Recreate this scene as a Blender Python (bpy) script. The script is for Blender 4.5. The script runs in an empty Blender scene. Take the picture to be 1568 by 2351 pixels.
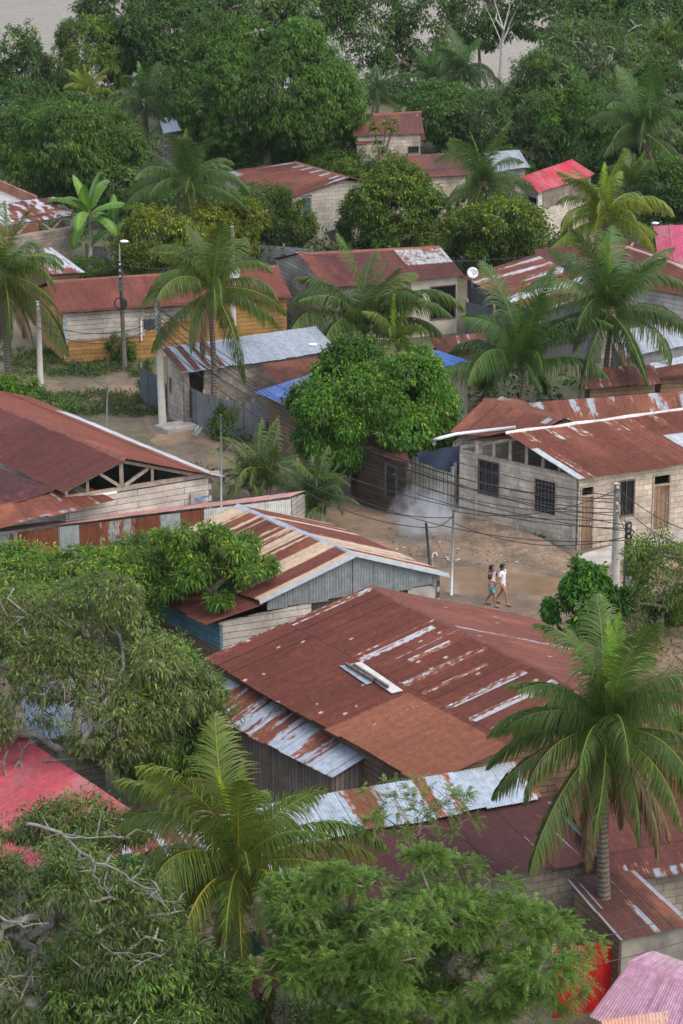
import bpy, bmesh, math, random
import numpy as np
from mathutils import Vector, Matrix
PI = math.pi; R_ = math.radians
SC = bpy.context.scene; COL = SC.collection
# ---------------------------------------------------------------- camera model (also used to measure the photograph)
FPX, PITCH, HCAM = 6500.0, R_(17.5), 35.0
CAM = Vector((0, 0, HCAM)); FW = Vector((0, math.cos(PITCH), -math.sin(PITCH))); UP = Vector((0, math.sin(PITCH), math.cos(PITCH)))
def ray(x, y): return FW + Vector(((x-784)/FPX, 0, 0)) + UP*((1175.5-y)/FPX)
def P(x, y, z=0.0):
    d = ray(x, y); return CAM + d*((z-HCAM)/d.z)
def at(x, y, Y):
    d = ray(x, y); return CAM + d*(Y/d.y)
def ppm(p): return FPX/((p-CAM).dot(FW))
V = Vector
# ---------------------------------------------------------------- object helpers
def link(o, parent=None):
    COL.objects.link(o)
    if parent is not None: o.parent = parent
    return o
def tag(o, label=None, cat=None, group=None, kind=None):
    if label: o['label'] = label
    if cat: o['category'] = cat
    if group: o['group'] = group
    if kind: o['kind'] = kind
    return o
def thing(name, label, cat, loc=(0, 0, 0), rz=0.0, group=None, s=1.0):
    o = bpy.data.objects.new(name, None); o.location = loc; o.rotation_euler = (0, 0, rz); o.scale = (s, s, s)
    o.empty_display_size = .3
    link(o); return tag(o, label, cat, group)
class MB:
    def __init__(s): s.v = []; s.f = []; s.uv = []
    def add(s, vs, fs, uv=None):
        b = len(s.v); s.v += [tuple(x) for x in vs]; s.f += [tuple(i+b for i in f) for f in fs]
        s.uv += list(uv) if uv is not None else [(x[0], x[2], x[1]) for x in vs]
    def boxf(s, O, e, n, u0, u1, d0, d1, z0, z1):
        """box in the frame of a wall: e along, n outward, z up"""
        vs = [O + e*u + n*d + V((0, 0, z)) for u in (u0, u1) for d in (d0, d1) for z in (z0, z1)]
        uv = [(u, z, d) for u in (u0, u1) for d in (d0, d1) for z in (z0, z1)]
        s.add(vs, [(0, 1, 3, 2), (4, 6, 7, 5), (0, 4, 5, 1), (2, 3, 7, 6), (0, 2, 6, 4), (1, 5, 7, 3)], uv)
    def box(s, c, sx, sy, sz, rz=0.0):
        e = V((math.cos(rz), math.sin(rz), 0)); n = V((-e.y, e.x, 0))
        s.boxf(V(c), e, n, -sx/2, sx/2, -sy/2, sy/2, -sz/2, sz/2)
    def tube(s, pts, rad, sides=6, cap=True):
        pts = [V(p) for p in pts]; n = len(pts)
        if not hasattr(rad, '__len__'): rad = [rad]*n
        vs = []; uv = []; L = 0
        ref = V((0.31, 0.17, 0.93))
        for i, p in enumerate(pts):
            t = (pts[min(i+1, n-1)] - pts[max(i-1, 0)])
            if t.length < 1e-9: t = V((0, 0, 1))
            t.normalize()
            a = t.cross(ref)
            if a.length < .2: a = t.cross(V((1, 0, 0)))
            a.normalize(); b = t.cross(a)
            if i: L += (p-pts[i-1]).length
            for k in range(sides):
                q = 2*PI*k/sides
                vs.append(p + (a*math.cos(q) + b*math.sin(q))*rad[i]); uv.append((k*.1, L, 0))
        fs = [(i*sides+k, i*sides+(k+1) % sides, (i+1)*sides+(k+1) % sides, (i+1)*sides+k) for i in range(n-1) for k in range(sides)]
        if cap: fs += [tuple(range(sides)), tuple((n-1)*sides+k for k in reversed(range(sides)))]
        s.add(vs, fs, uv)
    def lathe(s, c, prof, sides=12):
        c = V(c); vs = []; n = len(prof)
        for r, z in prof:
            for k in range(sides): vs.append(c + V((r*math.cos(2*PI*k/sides), r*math.sin(2*PI*k/sides), z)))
        fs = [(i*sides+k, i*sides+(k+1) % sides, (i+1)*sides+(k+1) % sides, (i+1)*sides+k) for i in range(n-1) for k in range(sides)]
        s.add(vs, fs)
    def ball(s, c, rx, ry, rz, seg=8):
        c = V(c); prof = [(math.sin(PI*i/seg), -math.cos(PI*i/seg)) for i in range(seg+1)]; b = len(s.v); sd = seg+2
        vs = [c + V((max(r, .01)*math.cos(2*PI*k/sd)*rx, max(r, .01)*math.sin(2*PI*k/sd)*ry, z*rz)) for r, z in prof for k in range(sd)]
        s.add(vs, [(i*sd+k, i*sd+(k+1) % sd, (i+1)*sd+(k+1) % sd, (i+1)*sd+k) for i in range(seg) for k in range(sd)])
    def mesh(s, name, m, smooth=False):
        me = bpy.data.meshes.new(name); me.from_pydata(s.v, [], s.f)
        a = me.attributes.new('uvw', 'FLOAT_VECTOR', 'POINT'); a.data.foreach_set('vector', np.array(s.uv, dtype=np.float32).ravel())
        me.materials.append(m)
        if smooth: me.polygons.foreach_set('use_smooth', [True]*len(me.polygons))
        me.update(); return me
    def build(s, name, m, parent=None, smooth=False):
        o = bpy.data.objects.new(name, s.mesh(name, m, smooth)); return link(o, parent)
def qmesh(name, Vt, F, m, col=None, uv=None, smooth=False):
    me = bpy.data.meshes.new(name); Vt = np.asarray(Vt, np.float32); F = np.asarray(F, np.int32)
    k = F.shape[1]; me.vertices.add(len(Vt)); me.vertices.foreach_set('co', Vt.ravel())
    me.loops.add(F.size); me.loops.foreach_set('vertex_index', F.ravel())
    me.polygons.add(len(F)); me.polygons.foreach_set('loop_start', np.arange(0, F.size, k, dtype=np.int32))
    if col is not None:
        a = me.attributes.new('Col', 'FLOAT_COLOR', 'POINT'); a.data.foreach_set('color', np.asarray(col, np.float32).ravel())
    if uv is not None:
        a = me.attributes.new('uvw', 'FLOAT_VECTOR', 'POINT'); a.data.foreach_set('vector', np.asarray(uv, np.float32).ravel())
    if smooth: me.polygons.foreach_set('use_smooth', np.ones(len(F), dtype=bool))
    me.materials.append(m); me.update(calc_edges=True); return me
# ---------------------------------------------------------------- numpy noise
def h2(x, y, s):
    x = np.asarray(x).astype(np.int64); y = np.asarray(y).astype(np.int64)
    h = (x*374761393 + y*668265263 + s*1274126177) & 0xffffffff
    h = ((h ^ (h >> 13))*1274126177) & 0xffffffff
    h = h ^ (h >> 16); return (h & 0xffff)/65535.0
def vn(x, y, s=0):
    x = np.asarray(x, float); y = np.asarray(y, float)
    xi = np.floor(x); yi = np.floor(y); fx = x-xi; fy = y-yi
    fx = fx*fx*(3-2*fx); fy = fy*fy*(3-2*fy)
    a = h2(xi, yi, s); b = h2(xi+1, yi, s); c = h2(xi, yi+1, s); d = h2(xi+1, yi+1, s)
    return (a*(1-fx)+b*fx)*(1-fy) + (c*(1-fx)+d*fx)*fy
def fbm(x, y, s=0, o=4):
    t = 0; a = .5; n = 0
    for i in range(o): t = t + a*vn(x*2**i, y*2**i, s+i*17); n += a; a *= .55
    return t/n
def sstep(a, b, x): t = np.clip((x-a)/(b-a), 0, 1); return t*t*(3-2*t)
# ---------------------------------------------------------------- materials
def nmat(name):
    m = bpy.data.materials.new(name); m.use_nodes = True; nt = m.node_tree; b = nt.nodes['Principled BSDF']
    return m, nt, b
def N(nt, t, **kw):
    n = nt.nodes.new(t)
    for k, v in kw.items():
        if k.startswith('i_'): n.inputs[int(k[2:])].default_value = v
        else: setattr(n, k, v)
    return n
def attr(nt, name): return N(nt, 'ShaderNodeAttribute', attribute_name=name)
def mixc(nt, typ, fac, a, b):
    n = N(nt, 'ShaderNodeMix', data_type='RGBA', blend_type=typ)
    for i, x in ((0, fac), (6, a), (7, b)):
        if hasattr(x, 'links'): nt.links.new(x, n.inputs[i])
        else: n.inputs[i].default_value = x if i == 0 else (*x[:3], 1)
    return n.outputs[2]
def noise(nt, vec, scale, detail=4, rough=.6):
    n = N(nt, 'ShaderNodeTexNoise'); n.inputs['Scale'].default_value = scale; n.inputs['Detail'].default_value = detail; n.inputs['Roughness'].default_value = rough
    if vec is not None: nt.links.new(vec, n.inputs['Vector'])
    return n
def ramp(nt, x, stops):
    n = N(nt, 'ShaderNodeValToRGB'); e = n.color_ramp.elements
    for i, (p, c) in enumerate(stops):
        el = e[i] if i < 2 else e.new(p)
        el.position = p; el.color = (*c, 1) if hasattr(c, '__len__') else (c, c, c, 1)
    nt.links.new(x, n.inputs[0]); return n.outputs[0]
def geo_pos(nt): return N(nt, 'ShaderNodeTexCoord').outputs['Object']
def bump(nt, b, h, strength=.3, dist=.02):
    n = N(nt, 'ShaderNodeBump'); n.inputs['Strength'].default_value = strength; n.inputs['Distance'].default_value = dist
    nt.links.new(h, n.inputs['Height']); nt.links.new(n.outputs[0], b.inputs['Normal'])
MAT = {}
def simple(name, c, rough=.7, metal=0.0, var=.25, scale=6.0):
    m, nt, b = nmat(name); n = noise(nt, geo_pos(nt), scale)
    r = ramp(nt, n.outputs[0], [(.3, tuple(x*(1-var) for x in c)), (.7, tuple(min(1, x*(1+var)) for x in c))])
    nt.links.new(r, b.inputs['Base Color']); b.inputs['Roughness'].default_value = rough; b.inputs['Metallic'].default_value = metal
    MAT[name] = m; return m
def sheetmat(name, rough0=.8, rough1=.5):
    m, nt, b = nmat(name); a = attr(nt, 'Col'); n = noise(nt, geo_pos(nt), 5, 8, .7)
    r = ramp(nt, n.outputs[0], [(.3, .72), (.7, 1.25)])
    nt.links.new(mixc(nt, 'MULTIPLY', 1.0, a.outputs['Color'], r), b.inputs['Base Color'])
    mr = N(nt, 'ShaderNodeMapRange'); nt.links.new(a.outputs['Alpha'], mr.inputs[0]); mr.inputs[3].default_value = rough0; mr.inputs[4].default_value = rough1
    nt.links.new(mr.outputs[0], b.inputs['Roughness'])
    ml = N(nt, 'ShaderNodeMath', operation='MULTIPLY'); ml.inputs[1].default_value = .35
    nt.links.new(a.outputs['Alpha'], ml.inputs[0]); nt.links.new(ml.outputs[0], b.inputs['Metallic'])
    b.inputs['Specular IOR Level'].default_value = .25
    MAT[name] = m
sheetmat('sheet_metal')
def brickmat(name, c1, c2, mort, bw, bh, ms, swap=False, rough=.85, stain=(.6, 1.15), sscale=.7, off=.5, cut=1.0):
    m, nt, b = nmat(name); a = attr(nt, 'uvw'); vec = a.outputs['Vector']
    if swap:
        sp = N(nt, 'ShaderNodeSeparateXYZ'); cb = N(nt, 'ShaderNodeCombineXYZ'); nt.links.new(vec, sp.inputs[0])
        nt.links.new(sp.outputs[1], cb.inputs[0]); nt.links.new(sp.outputs[0], cb.inputs[1]); vec = cb.outputs[0]
    t = N(nt, 'ShaderNodeTexBrick'); nt.links.new(vec, t.inputs['Vector']); t.offset = off
    for k, v in (('Color1', (*c1, 1)), ('Color2', (*c2, 1)), ('Mortar', (*mort, 1)), ('Scale', 1), ('Mortar Size', ms), ('Mortar Smooth', .3), ('Bias', 0), ('Brick Width', bw), ('Row Height', bh)):
        t.inputs[k].default_value = v
    n = noise(nt, a.outputs['Vector'], sscale, 8, .65); n2 = noise(nt, a.outputs['Vector'], 9, 6, .7)
    c = mixc(nt, 'MULTIPLY', 1.0, t.outputs[0], ramp(nt, n.outputs[0], [(.35, stain[0]), (.62, stain[1])]))
    c = mixc(nt, 'MULTIPLY', 1.0, c, ramp(nt, n2.outputs[0], [(.3, .8), (.7, 1.15)]))
    nt.links.new(c, b.inputs['Base Color']); b.inputs['Roughness'].default_value = rough; b.inputs['Specular IOR Level'].default_value = .2
    inv = N(nt, 'ShaderNodeMath', operation='SUBTRACT'); inv.inputs[0].default_value = 1; nt.links.new(t.outputs[1], inv.inputs[1])
    bump(nt, b, inv.outputs[0], .6, .02); MAT[name] = m
brickmat('block', (.54, .47, .385), (.41, .35, .285), (.27, .235, .195), .42, .23, .012)
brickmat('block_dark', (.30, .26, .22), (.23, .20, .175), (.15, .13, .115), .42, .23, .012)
brickmat('block_pale', (.58, .54, .47), (.46, .42, .36), (.34, .30, .26), .42, .23, .012, stain=(.75, 1.1))
brickmat('red_brick', (.42, .17, .10), (.33, .12, .075), (.30, .22, .17), .25, .12, .015)
brickmat('planks_grey', (.36, .33, .30), (.25, .225, .20), (.07, .06, .05), 2.7, .21, .012, off=.37)
brickmat('planks_pale', (.52, .48, .43), (.42, .385, .345), (.13, .11, .095), 2.9, .24, .012, off=.31)
brickmat('planks_brown', (.24, .155, .10), (.17, .11, .075), (.05, .035, .025), 2.4, .2, .012)
brickmat('planks_recess_shade', (.10, .072, .055), (.07, .05, .04), (.025, .02, .016), 2.3, .2, .012)  # brown boards darkened to paint in the shade of a recess
brickmat('planks_orange', (.42, .25, .095), (.33, .185, .065), (.12, .07, .03), 3.2, .21, .012)
brickmat('planks_blue', (.10, .20, .26), (.075, .155, .205), (.04, .06, .07), 1.7, .26, .012)
brickmat('planks_vert', (.30, .26, .225), (.20, .17, .145), (.05, .04, .035), 2.6, .17, .012, swap=True)
brickmat('planks_cream', (.62, .57, .46), (.42, .40, .35), (.10, .09, .08), 2.9, .22, .02, swap=True)
brickmat('door_wood', (.26, .17, .115), (.19, .12, .085), (.07, .05, .035), 2.2, .19, .012, swap=True)
simple('plaster', (.50, .45, .38), .9, 0, .2, 1.5); simple('concrete', (.36, .33, .30), .9, 0, .3, 2.0); simple('concrete_stained', (.20, .19, .165), .9, 0, .55, .9)
simple('pole_concrete', (.42, .39, .35), .85, 0, .15, 3); simple('pole_dark', (.09, .08, .07), .85, 0, .3, 6); simple('timber', (.30, .245, .195), .85, 0, .35, 5)
simple('timber_dark', (.12, .095, .075), .85, 0, .35, 5); simple('galv', (.42, .44, .46), .45, .5, .15, 5); simple('white_paint', (.78, .78, .76), .5, 0, .06, 3)
simple('pvc', (.72, .73, .72), .4, 0, .05, 3); simple('black', (.02, .02, .022), .6, 0, .2); simple('cable_black', (.022, .022, .024), .6, 0, .1)
simple('tarp_blue', (.03, .13, .42), .45, 0, .25, 3); simple('tarp_teal', (.015, .12, .12), .5, 0, .3, 2); simple('cloth_dark', (.05, .055, .075), .8, 0, .3, 6); simple('shade_black', (.028, .028, .032), .75, 0, .3, 2)  # the last black is the shade colour for the open gable bay
simple('cloth_white', (.6, .62, .66), .8, 0, .1); simple('verge_grey', (.25, .28, .31), .6, .2, .2, 5); simple('pale_panel', (.52, .50, .47), .6, 0, .15, 4); simple('metal_trim', (.36, .39, .43), .5, .3, .25, 4); simple('rust_trim', (.17, .06, .04), .8, 0, .3, 4)
simple('beige_trim', (.45, .33, .25), .7, 0, .25, 4); simple('bark', (.17, .14, .11), .9, 0, .4, 8); simple('bark_pale', (.40, .37, .33), .9, 0, .35, 6); simple('bark_grey', (.27, .25, .225), .9, 0, .5, 5)
simple('insulator', (.55, .53, .5), .3, 0, .1); simple('lamp_white', (.75, .77, .78), .35, 0, .05); simple('salmon', (.60, .30, .21), .8, 0, .12, 2); simple('coconut_green', (.10, .15, .03), .5, 0, .3, 20); simple('coconut_orange', (.55, .20, .03), .5, 0, .3, 20)
simple('teal_paint', (.02, .13, .15), .6, 0, .3, 3); simple('blue_door', (.03, .10, .16), .6, 0, .3, 3); simple('carton', (.55, .50, .42), .8, 0, .2, 5)
def palm_trunk_mat():
    m, nt, b = nmat('palm_trunk'); a = attr(nt, 'uvw'); w = N(nt, 'ShaderNodeTexWave', wave_type='BANDS', bands_direction='Y'); w.inputs['Scale'].default_value = 2.2; w.inputs['Distortion'].default_value = 1.5
    nt.links.new(a.outputs['Vector'], w.inputs['Vector']); n = noise(nt, geo_pos(nt), 9)
    c = mixc(nt, 'MULTIPLY', 1.0, ramp(nt, w.outputs[1], [(.1, (.085, .068, .055)), (.6, (.165, .14, .115))]), ramp(nt, n.outputs[0], [(.3, .6), (.7, 1.2)]))
    nt.links.new(c, b.inputs['Base Color']); b.inputs['Roughness'].default_value = .9; bump(nt, b, w.outputs[1], .5, .02); MAT['palm_trunk'] = m
palm_trunk_mat()
def leafmat(name, trans=.36, rough=.5):
    m, nt, b = nmat(name); a = attr(nt, 'Col'); oi = N(nt, 'ShaderNodeObjectInfo')
    c = mixc(nt, 'MULTIPLY', 1.0, mixc(nt, 'MULTIPLY', 1.0, a.outputs['Color'], oi.outputs['Color']), (.80, .86, .68))
    nt.links.new(c, b.inputs['Base Color']); b.inputs['Roughness'].default_value = rough; b.inputs['Specular IOR Level'].default_value = .3
    t = N(nt, 'ShaderNodeBsdfTranslucent'); nt.links.new(mixc(nt, 'MULTIPLY', 1.0, c, (1.25, 1.2, .6)), t.inputs[0])
    mx = N(nt, 'ShaderNodeMixShader'); mx.inputs[0].default_value = trans
    nt.links.new(b.outputs[0], mx.inputs[1]); nt.links.new(t.outputs[0], mx.inputs[2])
    nt.links.new(mx.outputs[0], nt.nodes['Material Output'].inputs[0]); MAT[name] = m
leafmat('leaf'); leafmat('frond', .28, .42)
def glassmat():
    m, nt, b = nmat('window_glass'); b.inputs['Base Color'].default_value = (.012, .014, .016, 1); b.inputs['Roughness'].default_value = .12; b.inputs['Specular IOR Level'].default_value = .6
    MAT['window_glass'] = m
glassmat()
# ---------------------------------------------------------------- corrugated sheets
RUST = (.150, .050, .040); MAROON = (.085, .034, .034); ORUST = (.23, .082, .045); ZINC = (.34, .375, .41); BEIGE = (.46, .35, .25)
def sheet_color(u, v, W, H, st):
    s = st.get('seed', 1); sw = st.get('sw', .82); rl = st.get('rl', 2.6)
    row = np.floor(v/rl + .35*h2(np.floor(u/sw), 0*u, s+5)*0 + st.get('roff', .0)); sid = np.floor(u/sw)
    r1 = h2(sid, row, s); r2 = h2(sid, row, s+9)
    rust = np.array(st.get('rust', RUST)); zc = np.array(st.get('zcol', ZINC)); hv = st.get('hue', .22)
    lo = fbm(u*.45, v*.3, s+1); sk = fbm(u*7, v*.45, s+2, 5); fi = fbm(u*14, v*9, s+3, 3)
    k = 1 + hv*(r1-.5)*1.3 + .55*(lo-.5) + .35*(sk-.5) + .25*(fi-.5)
    if st.get('halo', .5) > 0: rust = rust*np.array((.74, .72, .66))
    base = rust[None]*k[:, None]
    mt = sstep(.5, .75, fbm(u*.9+3, v*.5, s+4))*st.get('mott', .5)
    base = base*(1-mt[:, None]) + (np.array(st.get('rust2', ORUST))[None]*k[:, None])*mt[:, None]
    if st.get('halo', .5) == 0:      # painted sheets: chalky fading, dirt runs and dull laps
        fade = sstep(.40, .72, fbm(u*.7+5, v*.5, s+50))*.38; dirt = sstep(.52, .78, fbm(u*5, v*.35, s+51, 5))*.42
        g = base.mean(1, keepdims=True); base = base*(1-fade[:, None]) + (g*.55+.16)*np.array([[1.05, .92, .9]])*fade[:, None]
        base = base*(1-dirt[:, None]) + np.array([[.11, .075, .06]])*dirt[:, None]
    z = st.get('zinc', 0.0) + st.get('zvar', .0)*(r2-.5)*2
    for (a, b, c, d, amt) in st.get('patch', ()):
        ins = (u/W > a) & (u/W < b) & (v/H > c) & (v/H < d)
        z = np.where(ins, amt, z)
    # long narrow runs of bare metal along the corrugation
    nst = fbm(u*st.get('su', 5), v*st.get('sv', .5), s+6, 5)
    z = z + (nst-.5)*st.get('sk', 1.3) + (fi-.5)*.35
    m = sstep(.46, .54, z)
    halo = sstep(.30, .46, z)*(1-m)*st.get('halo', .5)
    base = base*(1-halo[:, None]) + np.array((.27, .10, .045))[None]*halo[:, None]
    zcol = zc[None]*(.80 if st.get('metal', 1.0) > .5 else .9)*(1 + .22*(sk-.5) + .14*(r1-.5) + .2*(lo-.5))[:, None]
    c = base*(1-m[:, None]) + zcol*m[:, None]
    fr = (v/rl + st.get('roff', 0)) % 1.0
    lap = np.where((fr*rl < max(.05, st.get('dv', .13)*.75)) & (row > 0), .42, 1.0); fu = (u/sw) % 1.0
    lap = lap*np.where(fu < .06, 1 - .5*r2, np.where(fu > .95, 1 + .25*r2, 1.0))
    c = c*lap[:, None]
    if 'spots' in st:
        sp = h2(np.floor(u*9), np.floor(v*9), s+31) > 1-st['spots']; c[sp] = np.array((.42, .33, .22))
    if 'region' in st:
        for (a, b, cc, d, colr) in st['region']:
            jj = (u/W > a+.01*(fi-.5)) & (u/W < b) & (v/H > cc) & (v/H < d) & (m < .5)
            c[jj] = np.array(colr)*k[jj][:, None]
    return np.concatenate([np.clip(c, .004, .9), (m*st.get('metal', 1.0))[:, None]], 1)
def sheet(A, B, C, D, st, name='roof', parent=None, period=.09, amp=.014, mat='sheet_metal', sag=.03):
    """corrugated sheet: A-B upper edge, D-C lower edge, waves run from the upper edge to the lower"""
    A, B, C, D = [np.array(p, float) for p in (A, B, C, D)]
    W = max(np.linalg.norm(B-A), np.linalg.norm(C-D)); H = max(np.linalg.norm(D-A), np.linalg.norm(C-B))
    period = st.get('period', period); nu = max(8, int(W/period*4)); nv = max(3, int(H/st.get('dv', .13)))
    nu = min(nu, 1400)
    U, Vv = np.meshgrid(np.linspace(0, 1, nu+1), np.linspace(0, 1, nv+1)); U = U.ravel(); Vv = Vv.ravel()
    Pt = ((A[None]*(1-U[:, None]) + B[None]*U[:, None])*(1-Vv[:, None]) + (D[None]*(1-U[:, None]) + C[None]*U[:, None])*Vv[:, None])
    n = np.cross(B-A, D-A); n = n/np.linalg.norm(n)
    if n[2] < -1e-3 or (abs(n[2]) < .15 and n[1] > 0): n = -n
    u = U*W; v = Vv*H; rl = st.get('rl', 2.6); s = st.get('seed', 1)
    fr = (v/rl + st.get('roff', 0)) % 1.0
    sid = np.floor(u/st.get('sw', .82)); row = np.floor(v/rl + st.get('roff', 0))
    off = st.get('amp', amp)*np.sin(2*PI*u/period) - st.get('step', .022)*fr + .012*h2(sid, row, s+77) + st.get('sag', sag)*(vn(u*.55, v*.5, s+40)-.5) + .012*(vn(u*2.2, v*1.1, s+41)-.5)
    Pt = Pt + n[None]*off[:, None]
    edge = (Vv > .999)*.06*(h2(sid, row, s+78)-.5)*2   # ragged lower edge
    dv = (D-A)/max(np.linalg.norm(D-A), 1e-6); Pt = Pt + dv[None]*edge[:, None]
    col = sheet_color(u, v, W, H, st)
    i = (np.arange(nv)[:, None]*(nu+1) + np.arange(nu)[None]).ravel()
    F = np.stack([i, i+nu+1, i+nu+2, i+1], 1)
    me = qmesh(name, Pt, F, MAT[mat], col, np.stack([u, v, 0*u], 1), smooth=True)
    return link(bpy.data.objects.new(name, me), parent)
def strip(parent, pts, w=.25, m='metal_trim', name='ridge_cap', h=.06):
    """folded ridge cap running over a line of points"""
    mb = MB(); pts = [V(p) for p in pts]
    for a, b in zip(pts[:-1], pts[1:]):
        e = (b-a).normalized(); n = V((-e.y, e.x, 0)).normalized(); z = V((0, 0, 1))
        q = [a-n*w-z*h, a+z*.045, a+n*w-z*h, b-n*w-z*h, b+z*.045, b+n*w-z*h]; t = [p-z*.02 for p in q]
        mb.add(q+t, [(0, 1, 4, 3), (1, 2, 5, 4), (6, 9, 10, 7), (7, 10, 11, 8), (0, 3, 9, 6), (2, 8, 11, 5), (0, 6, 7, 1), (1, 7, 8, 2), (3, 4, 10, 9), (4, 5, 11, 10)])
    return mb.build(name, MAT[m], parent)
# ---------------------------------------------------------------- walls
def frame(A, B):
    e = V((B[0]-A[0], B[1]-A[1], 0)); L = e.length; e.normalize(); return V((A[0], A[1], 0)), e, V((e.y, -e.x, 0)), L
def wall(parent, A, B, z0, zA, zB, m, th=.12, holes=(), apex=None, name='wall'):
    """wall from A to B (seen from outside, A at the left hand); sloping top, optional gable apex=(fraction, z); holes = (u0,u1,z0,z1)"""
    O, e, n, L = frame(A, B); mb = MB()
    us = sorted({0.0, L, *[h[0] for h in holes], *[h[1] for h in holes]}); us = [u for u in us if -1e-6 <= u <= L+1e-6]
    top = min(zA, zB); zs = sorted({z0, top, *[min(h[2], top) for h in holes], *[min(h[3], top) for h in holes]})
    def solid(i, j):
        if not (0 <= i < len(us)-1 and 0 <= j < len(zs)-1): return False
        uc = (us[i]+us[i+1])/2; zc = (zs[j]+zs[j+1])/2
        return not any(h[0] < uc < h[1] and h[2] < zc < h[3] for h in holes)
    def zt(u, j): return (zA + (zB-zA)*u/L) if j == len(zs)-1 else zs[j]
    def pt(u, d, z): return O + e*u - n*d + V((0, 0, z))
    def quad(a, b, c, d): mb.add([pt(*a), pt(*b), pt(*c), pt(*d)], [(0, 1, 2, 3)], [(q[0], q[2], q[1]) for q in (a, b, c, d)])
    for i in range(len(us)-1):
        for j in range(len(zs)-1):
            if not solid(i, j): continue
            a, b = us[i], us[i+1]; z00, z10, z11, z01 = zs[j], zs[j], zt(b, j+1), zt(a, j+1)
            quad((a, 0, z00), (b, 0, z10), (b, 0, z11), (a, 0, z01)); quad((b, th, z10), (a, th, z00), (a, th, z01), (b, th, z11))
            if not solid(i-1, j): quad((a, th, z00), (a, 0, z00), (a, 0, z01), (a, th, z01))
            if not solid(i+1, j): quad((b, 0, z10), (b, th, z10), (b, th, z11), (b, 0, z11))
            if not solid(i, j-1): quad((a, th, z00), (b, th, z10), (b, 0, z10), (a, 0, z00))
            if not solid(i, j+1): quad((a, 0, z01), (b, 0, z11), (b, th, z11), (a, th, z01))
    if apex:
        f, za = apex; a, b, c = (0, zA), (L, zB), (L*f, za)
        vs = [pt(q[0], d, q[1]) for d in (0, th) for q in (a, b, c)]
        mb.add(vs, [(0, 1, 2), (3, 5, 4), (1, 4, 5, 2), (0, 2, 5, 3)], [(q[0], q[1], d) for d in (0, th) for q in (a, b, c)])
    return mb.build(name, MAT[m], parent)
def window(parent, A, B, u0, u1, z0, z1, bars=(3, 0), fm='timber_dark', pane=True, fw=.06, name='window', barm='pole_dark', depth=.03, pm='window_glass'):
    O, e, n, L = frame(A, B); mb = MB(); g = .004
    for (a, b, c, d) in ((u0+g, u1-g, z0+g, z0+fw), (u0+g, u1-g, z1-fw, z1-g), (u0+g, u0+fw, z0+fw, z1-fw), (u1-fw, u1-g, z0+fw, z1-fw)): mb.boxf(O, e, n, a, b, -.08, depth, c, d)
    w = mb.build(name, MAT[fm], parent)
    if pane:
        p = MB(); p.boxf(O, e, n, u0+fw, u1-fw, -.06, -.05, z0+fw, z1-fw); p.build('pane', MAT[pm], w)
    if bars[0] or bars[1]:
        q = MB()
        for i in range(bars[0]):
            u = u0+fw + (u1-u0-2*fw)*(i+1)/(bars[0]+1); q.boxf(O, e, n, u-.012, u+.012, -.03, -.006, z0+fw, z1-fw)
        for i in range(bars[1]):
            z = z0+fw + (z1-z0-2*fw)*(i+1)/(bars[1]+1); q.boxf(O, e, n, u0+fw, u1-fw, -.004, .016, z-.012, z+.012)
        q.build('bars', MAT[barm], w)
    return w
def door(parent, A, B, u0, u1, z0, z1, m='door_wood', transom=.35, fm='timber'):
    O, e, n, L = frame(A, B); f = MB(); g = .004; fw = .08
    for (a, b, c, d) in ((u0+g, u0+fw, z0, z1-g), (u1-fw, u1-g, z0, z1-g), (u0+fw, u1-fw, z1-fw, z1-g)): f.boxf(O, e, n, a, b, -.1, .03, c, d)
    zt = z1-fw
    if transom:
        zt = z1-transom; f.boxf(O, e, n, u0+fw, u1-fw, -.1, .03, zt-.06, zt); zt -= .06
    f.build('door_frame', MAT[fm], parent)
    d = MB(); d.boxf(O, e, n, u0+fw+.005, u1-fw-.005, -.05, -.01, z0+.02, zt-.005); o = d.build('door', MAT[m], parent)
    h = MB(); h.boxf(O, e, n, u1-fw-.12, u1-fw-.07, -.01, .04, z0+.98, z0+1.06); h.build('handle', MAT['metal_trim'], o)
    return o
def beam(mb, a, b, w=.1, h=.12):
    a, b = V(a), V(b); t = (b-a).normalized(); s = t.cross(V((0, 0, 1)))
    if s.length < .05: s = V((1, 0, 0))
    s.normalize(); q = s.cross(t)
    vs = [p + s*i*w/2 + q*j*h/2 for p in (a, b) for i in (-1, 1) for j in (-1, 1)]
    L = (b-a).length
    mb.add(vs, [(0, 1, 3, 2), (4, 6, 7, 5), (0, 4, 5, 1), (2, 3, 7, 6), (0, 2, 6, 4), (1, 5, 7, 3)], [(x, y, 0) for x in (0, L) for y in (0, .1, .2, .3)])
def onplane(x, y, O, n):
    d = ray(x, y); return CAM + d*((O-CAM).dot(n)/d.dot(n))
def openings(H, side, items, holes):
    """items: (kind, x0, y0, x1, y1[, opts]) = upper left and lower right corner in photo pixels on that wall"""
    A, B = H[side]; O, e, n, L = frame(A, B); out = []
    for it in items:
        a = onplane(it[1], it[2], O+H['off'], n)-H['off']; b = onplane(it[3], it[4], O+H['off'], n)-H['off']
        u0, u1 = (a-O).dot(e), (b-O).dot(e); z0, z1 = max(0, b.z), a.z
        u0 = max(.06, u0); u1 = min(L-.06, u1)
        if u1-u0 < .15 or z1-z0 < .15: print('skip opening', it, u0, u1, z0, z1, L); continue
        out.append((it[0], u0, u1, z0, z1, it[5] if len(it) > 5 else {})); holes.append((u0, u1, z0, z1))
    return out
def fit(H, side, lst):
    A, B = H[side]
    for k, u0, u1, z0, z1, o in lst:
        if k == 'door': door(H['root'], A, B, u0, u1, z0, z1, **o)
        elif k == 'window': window(H['root'], A, B, u0, u1, z0, z1, **o)
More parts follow.
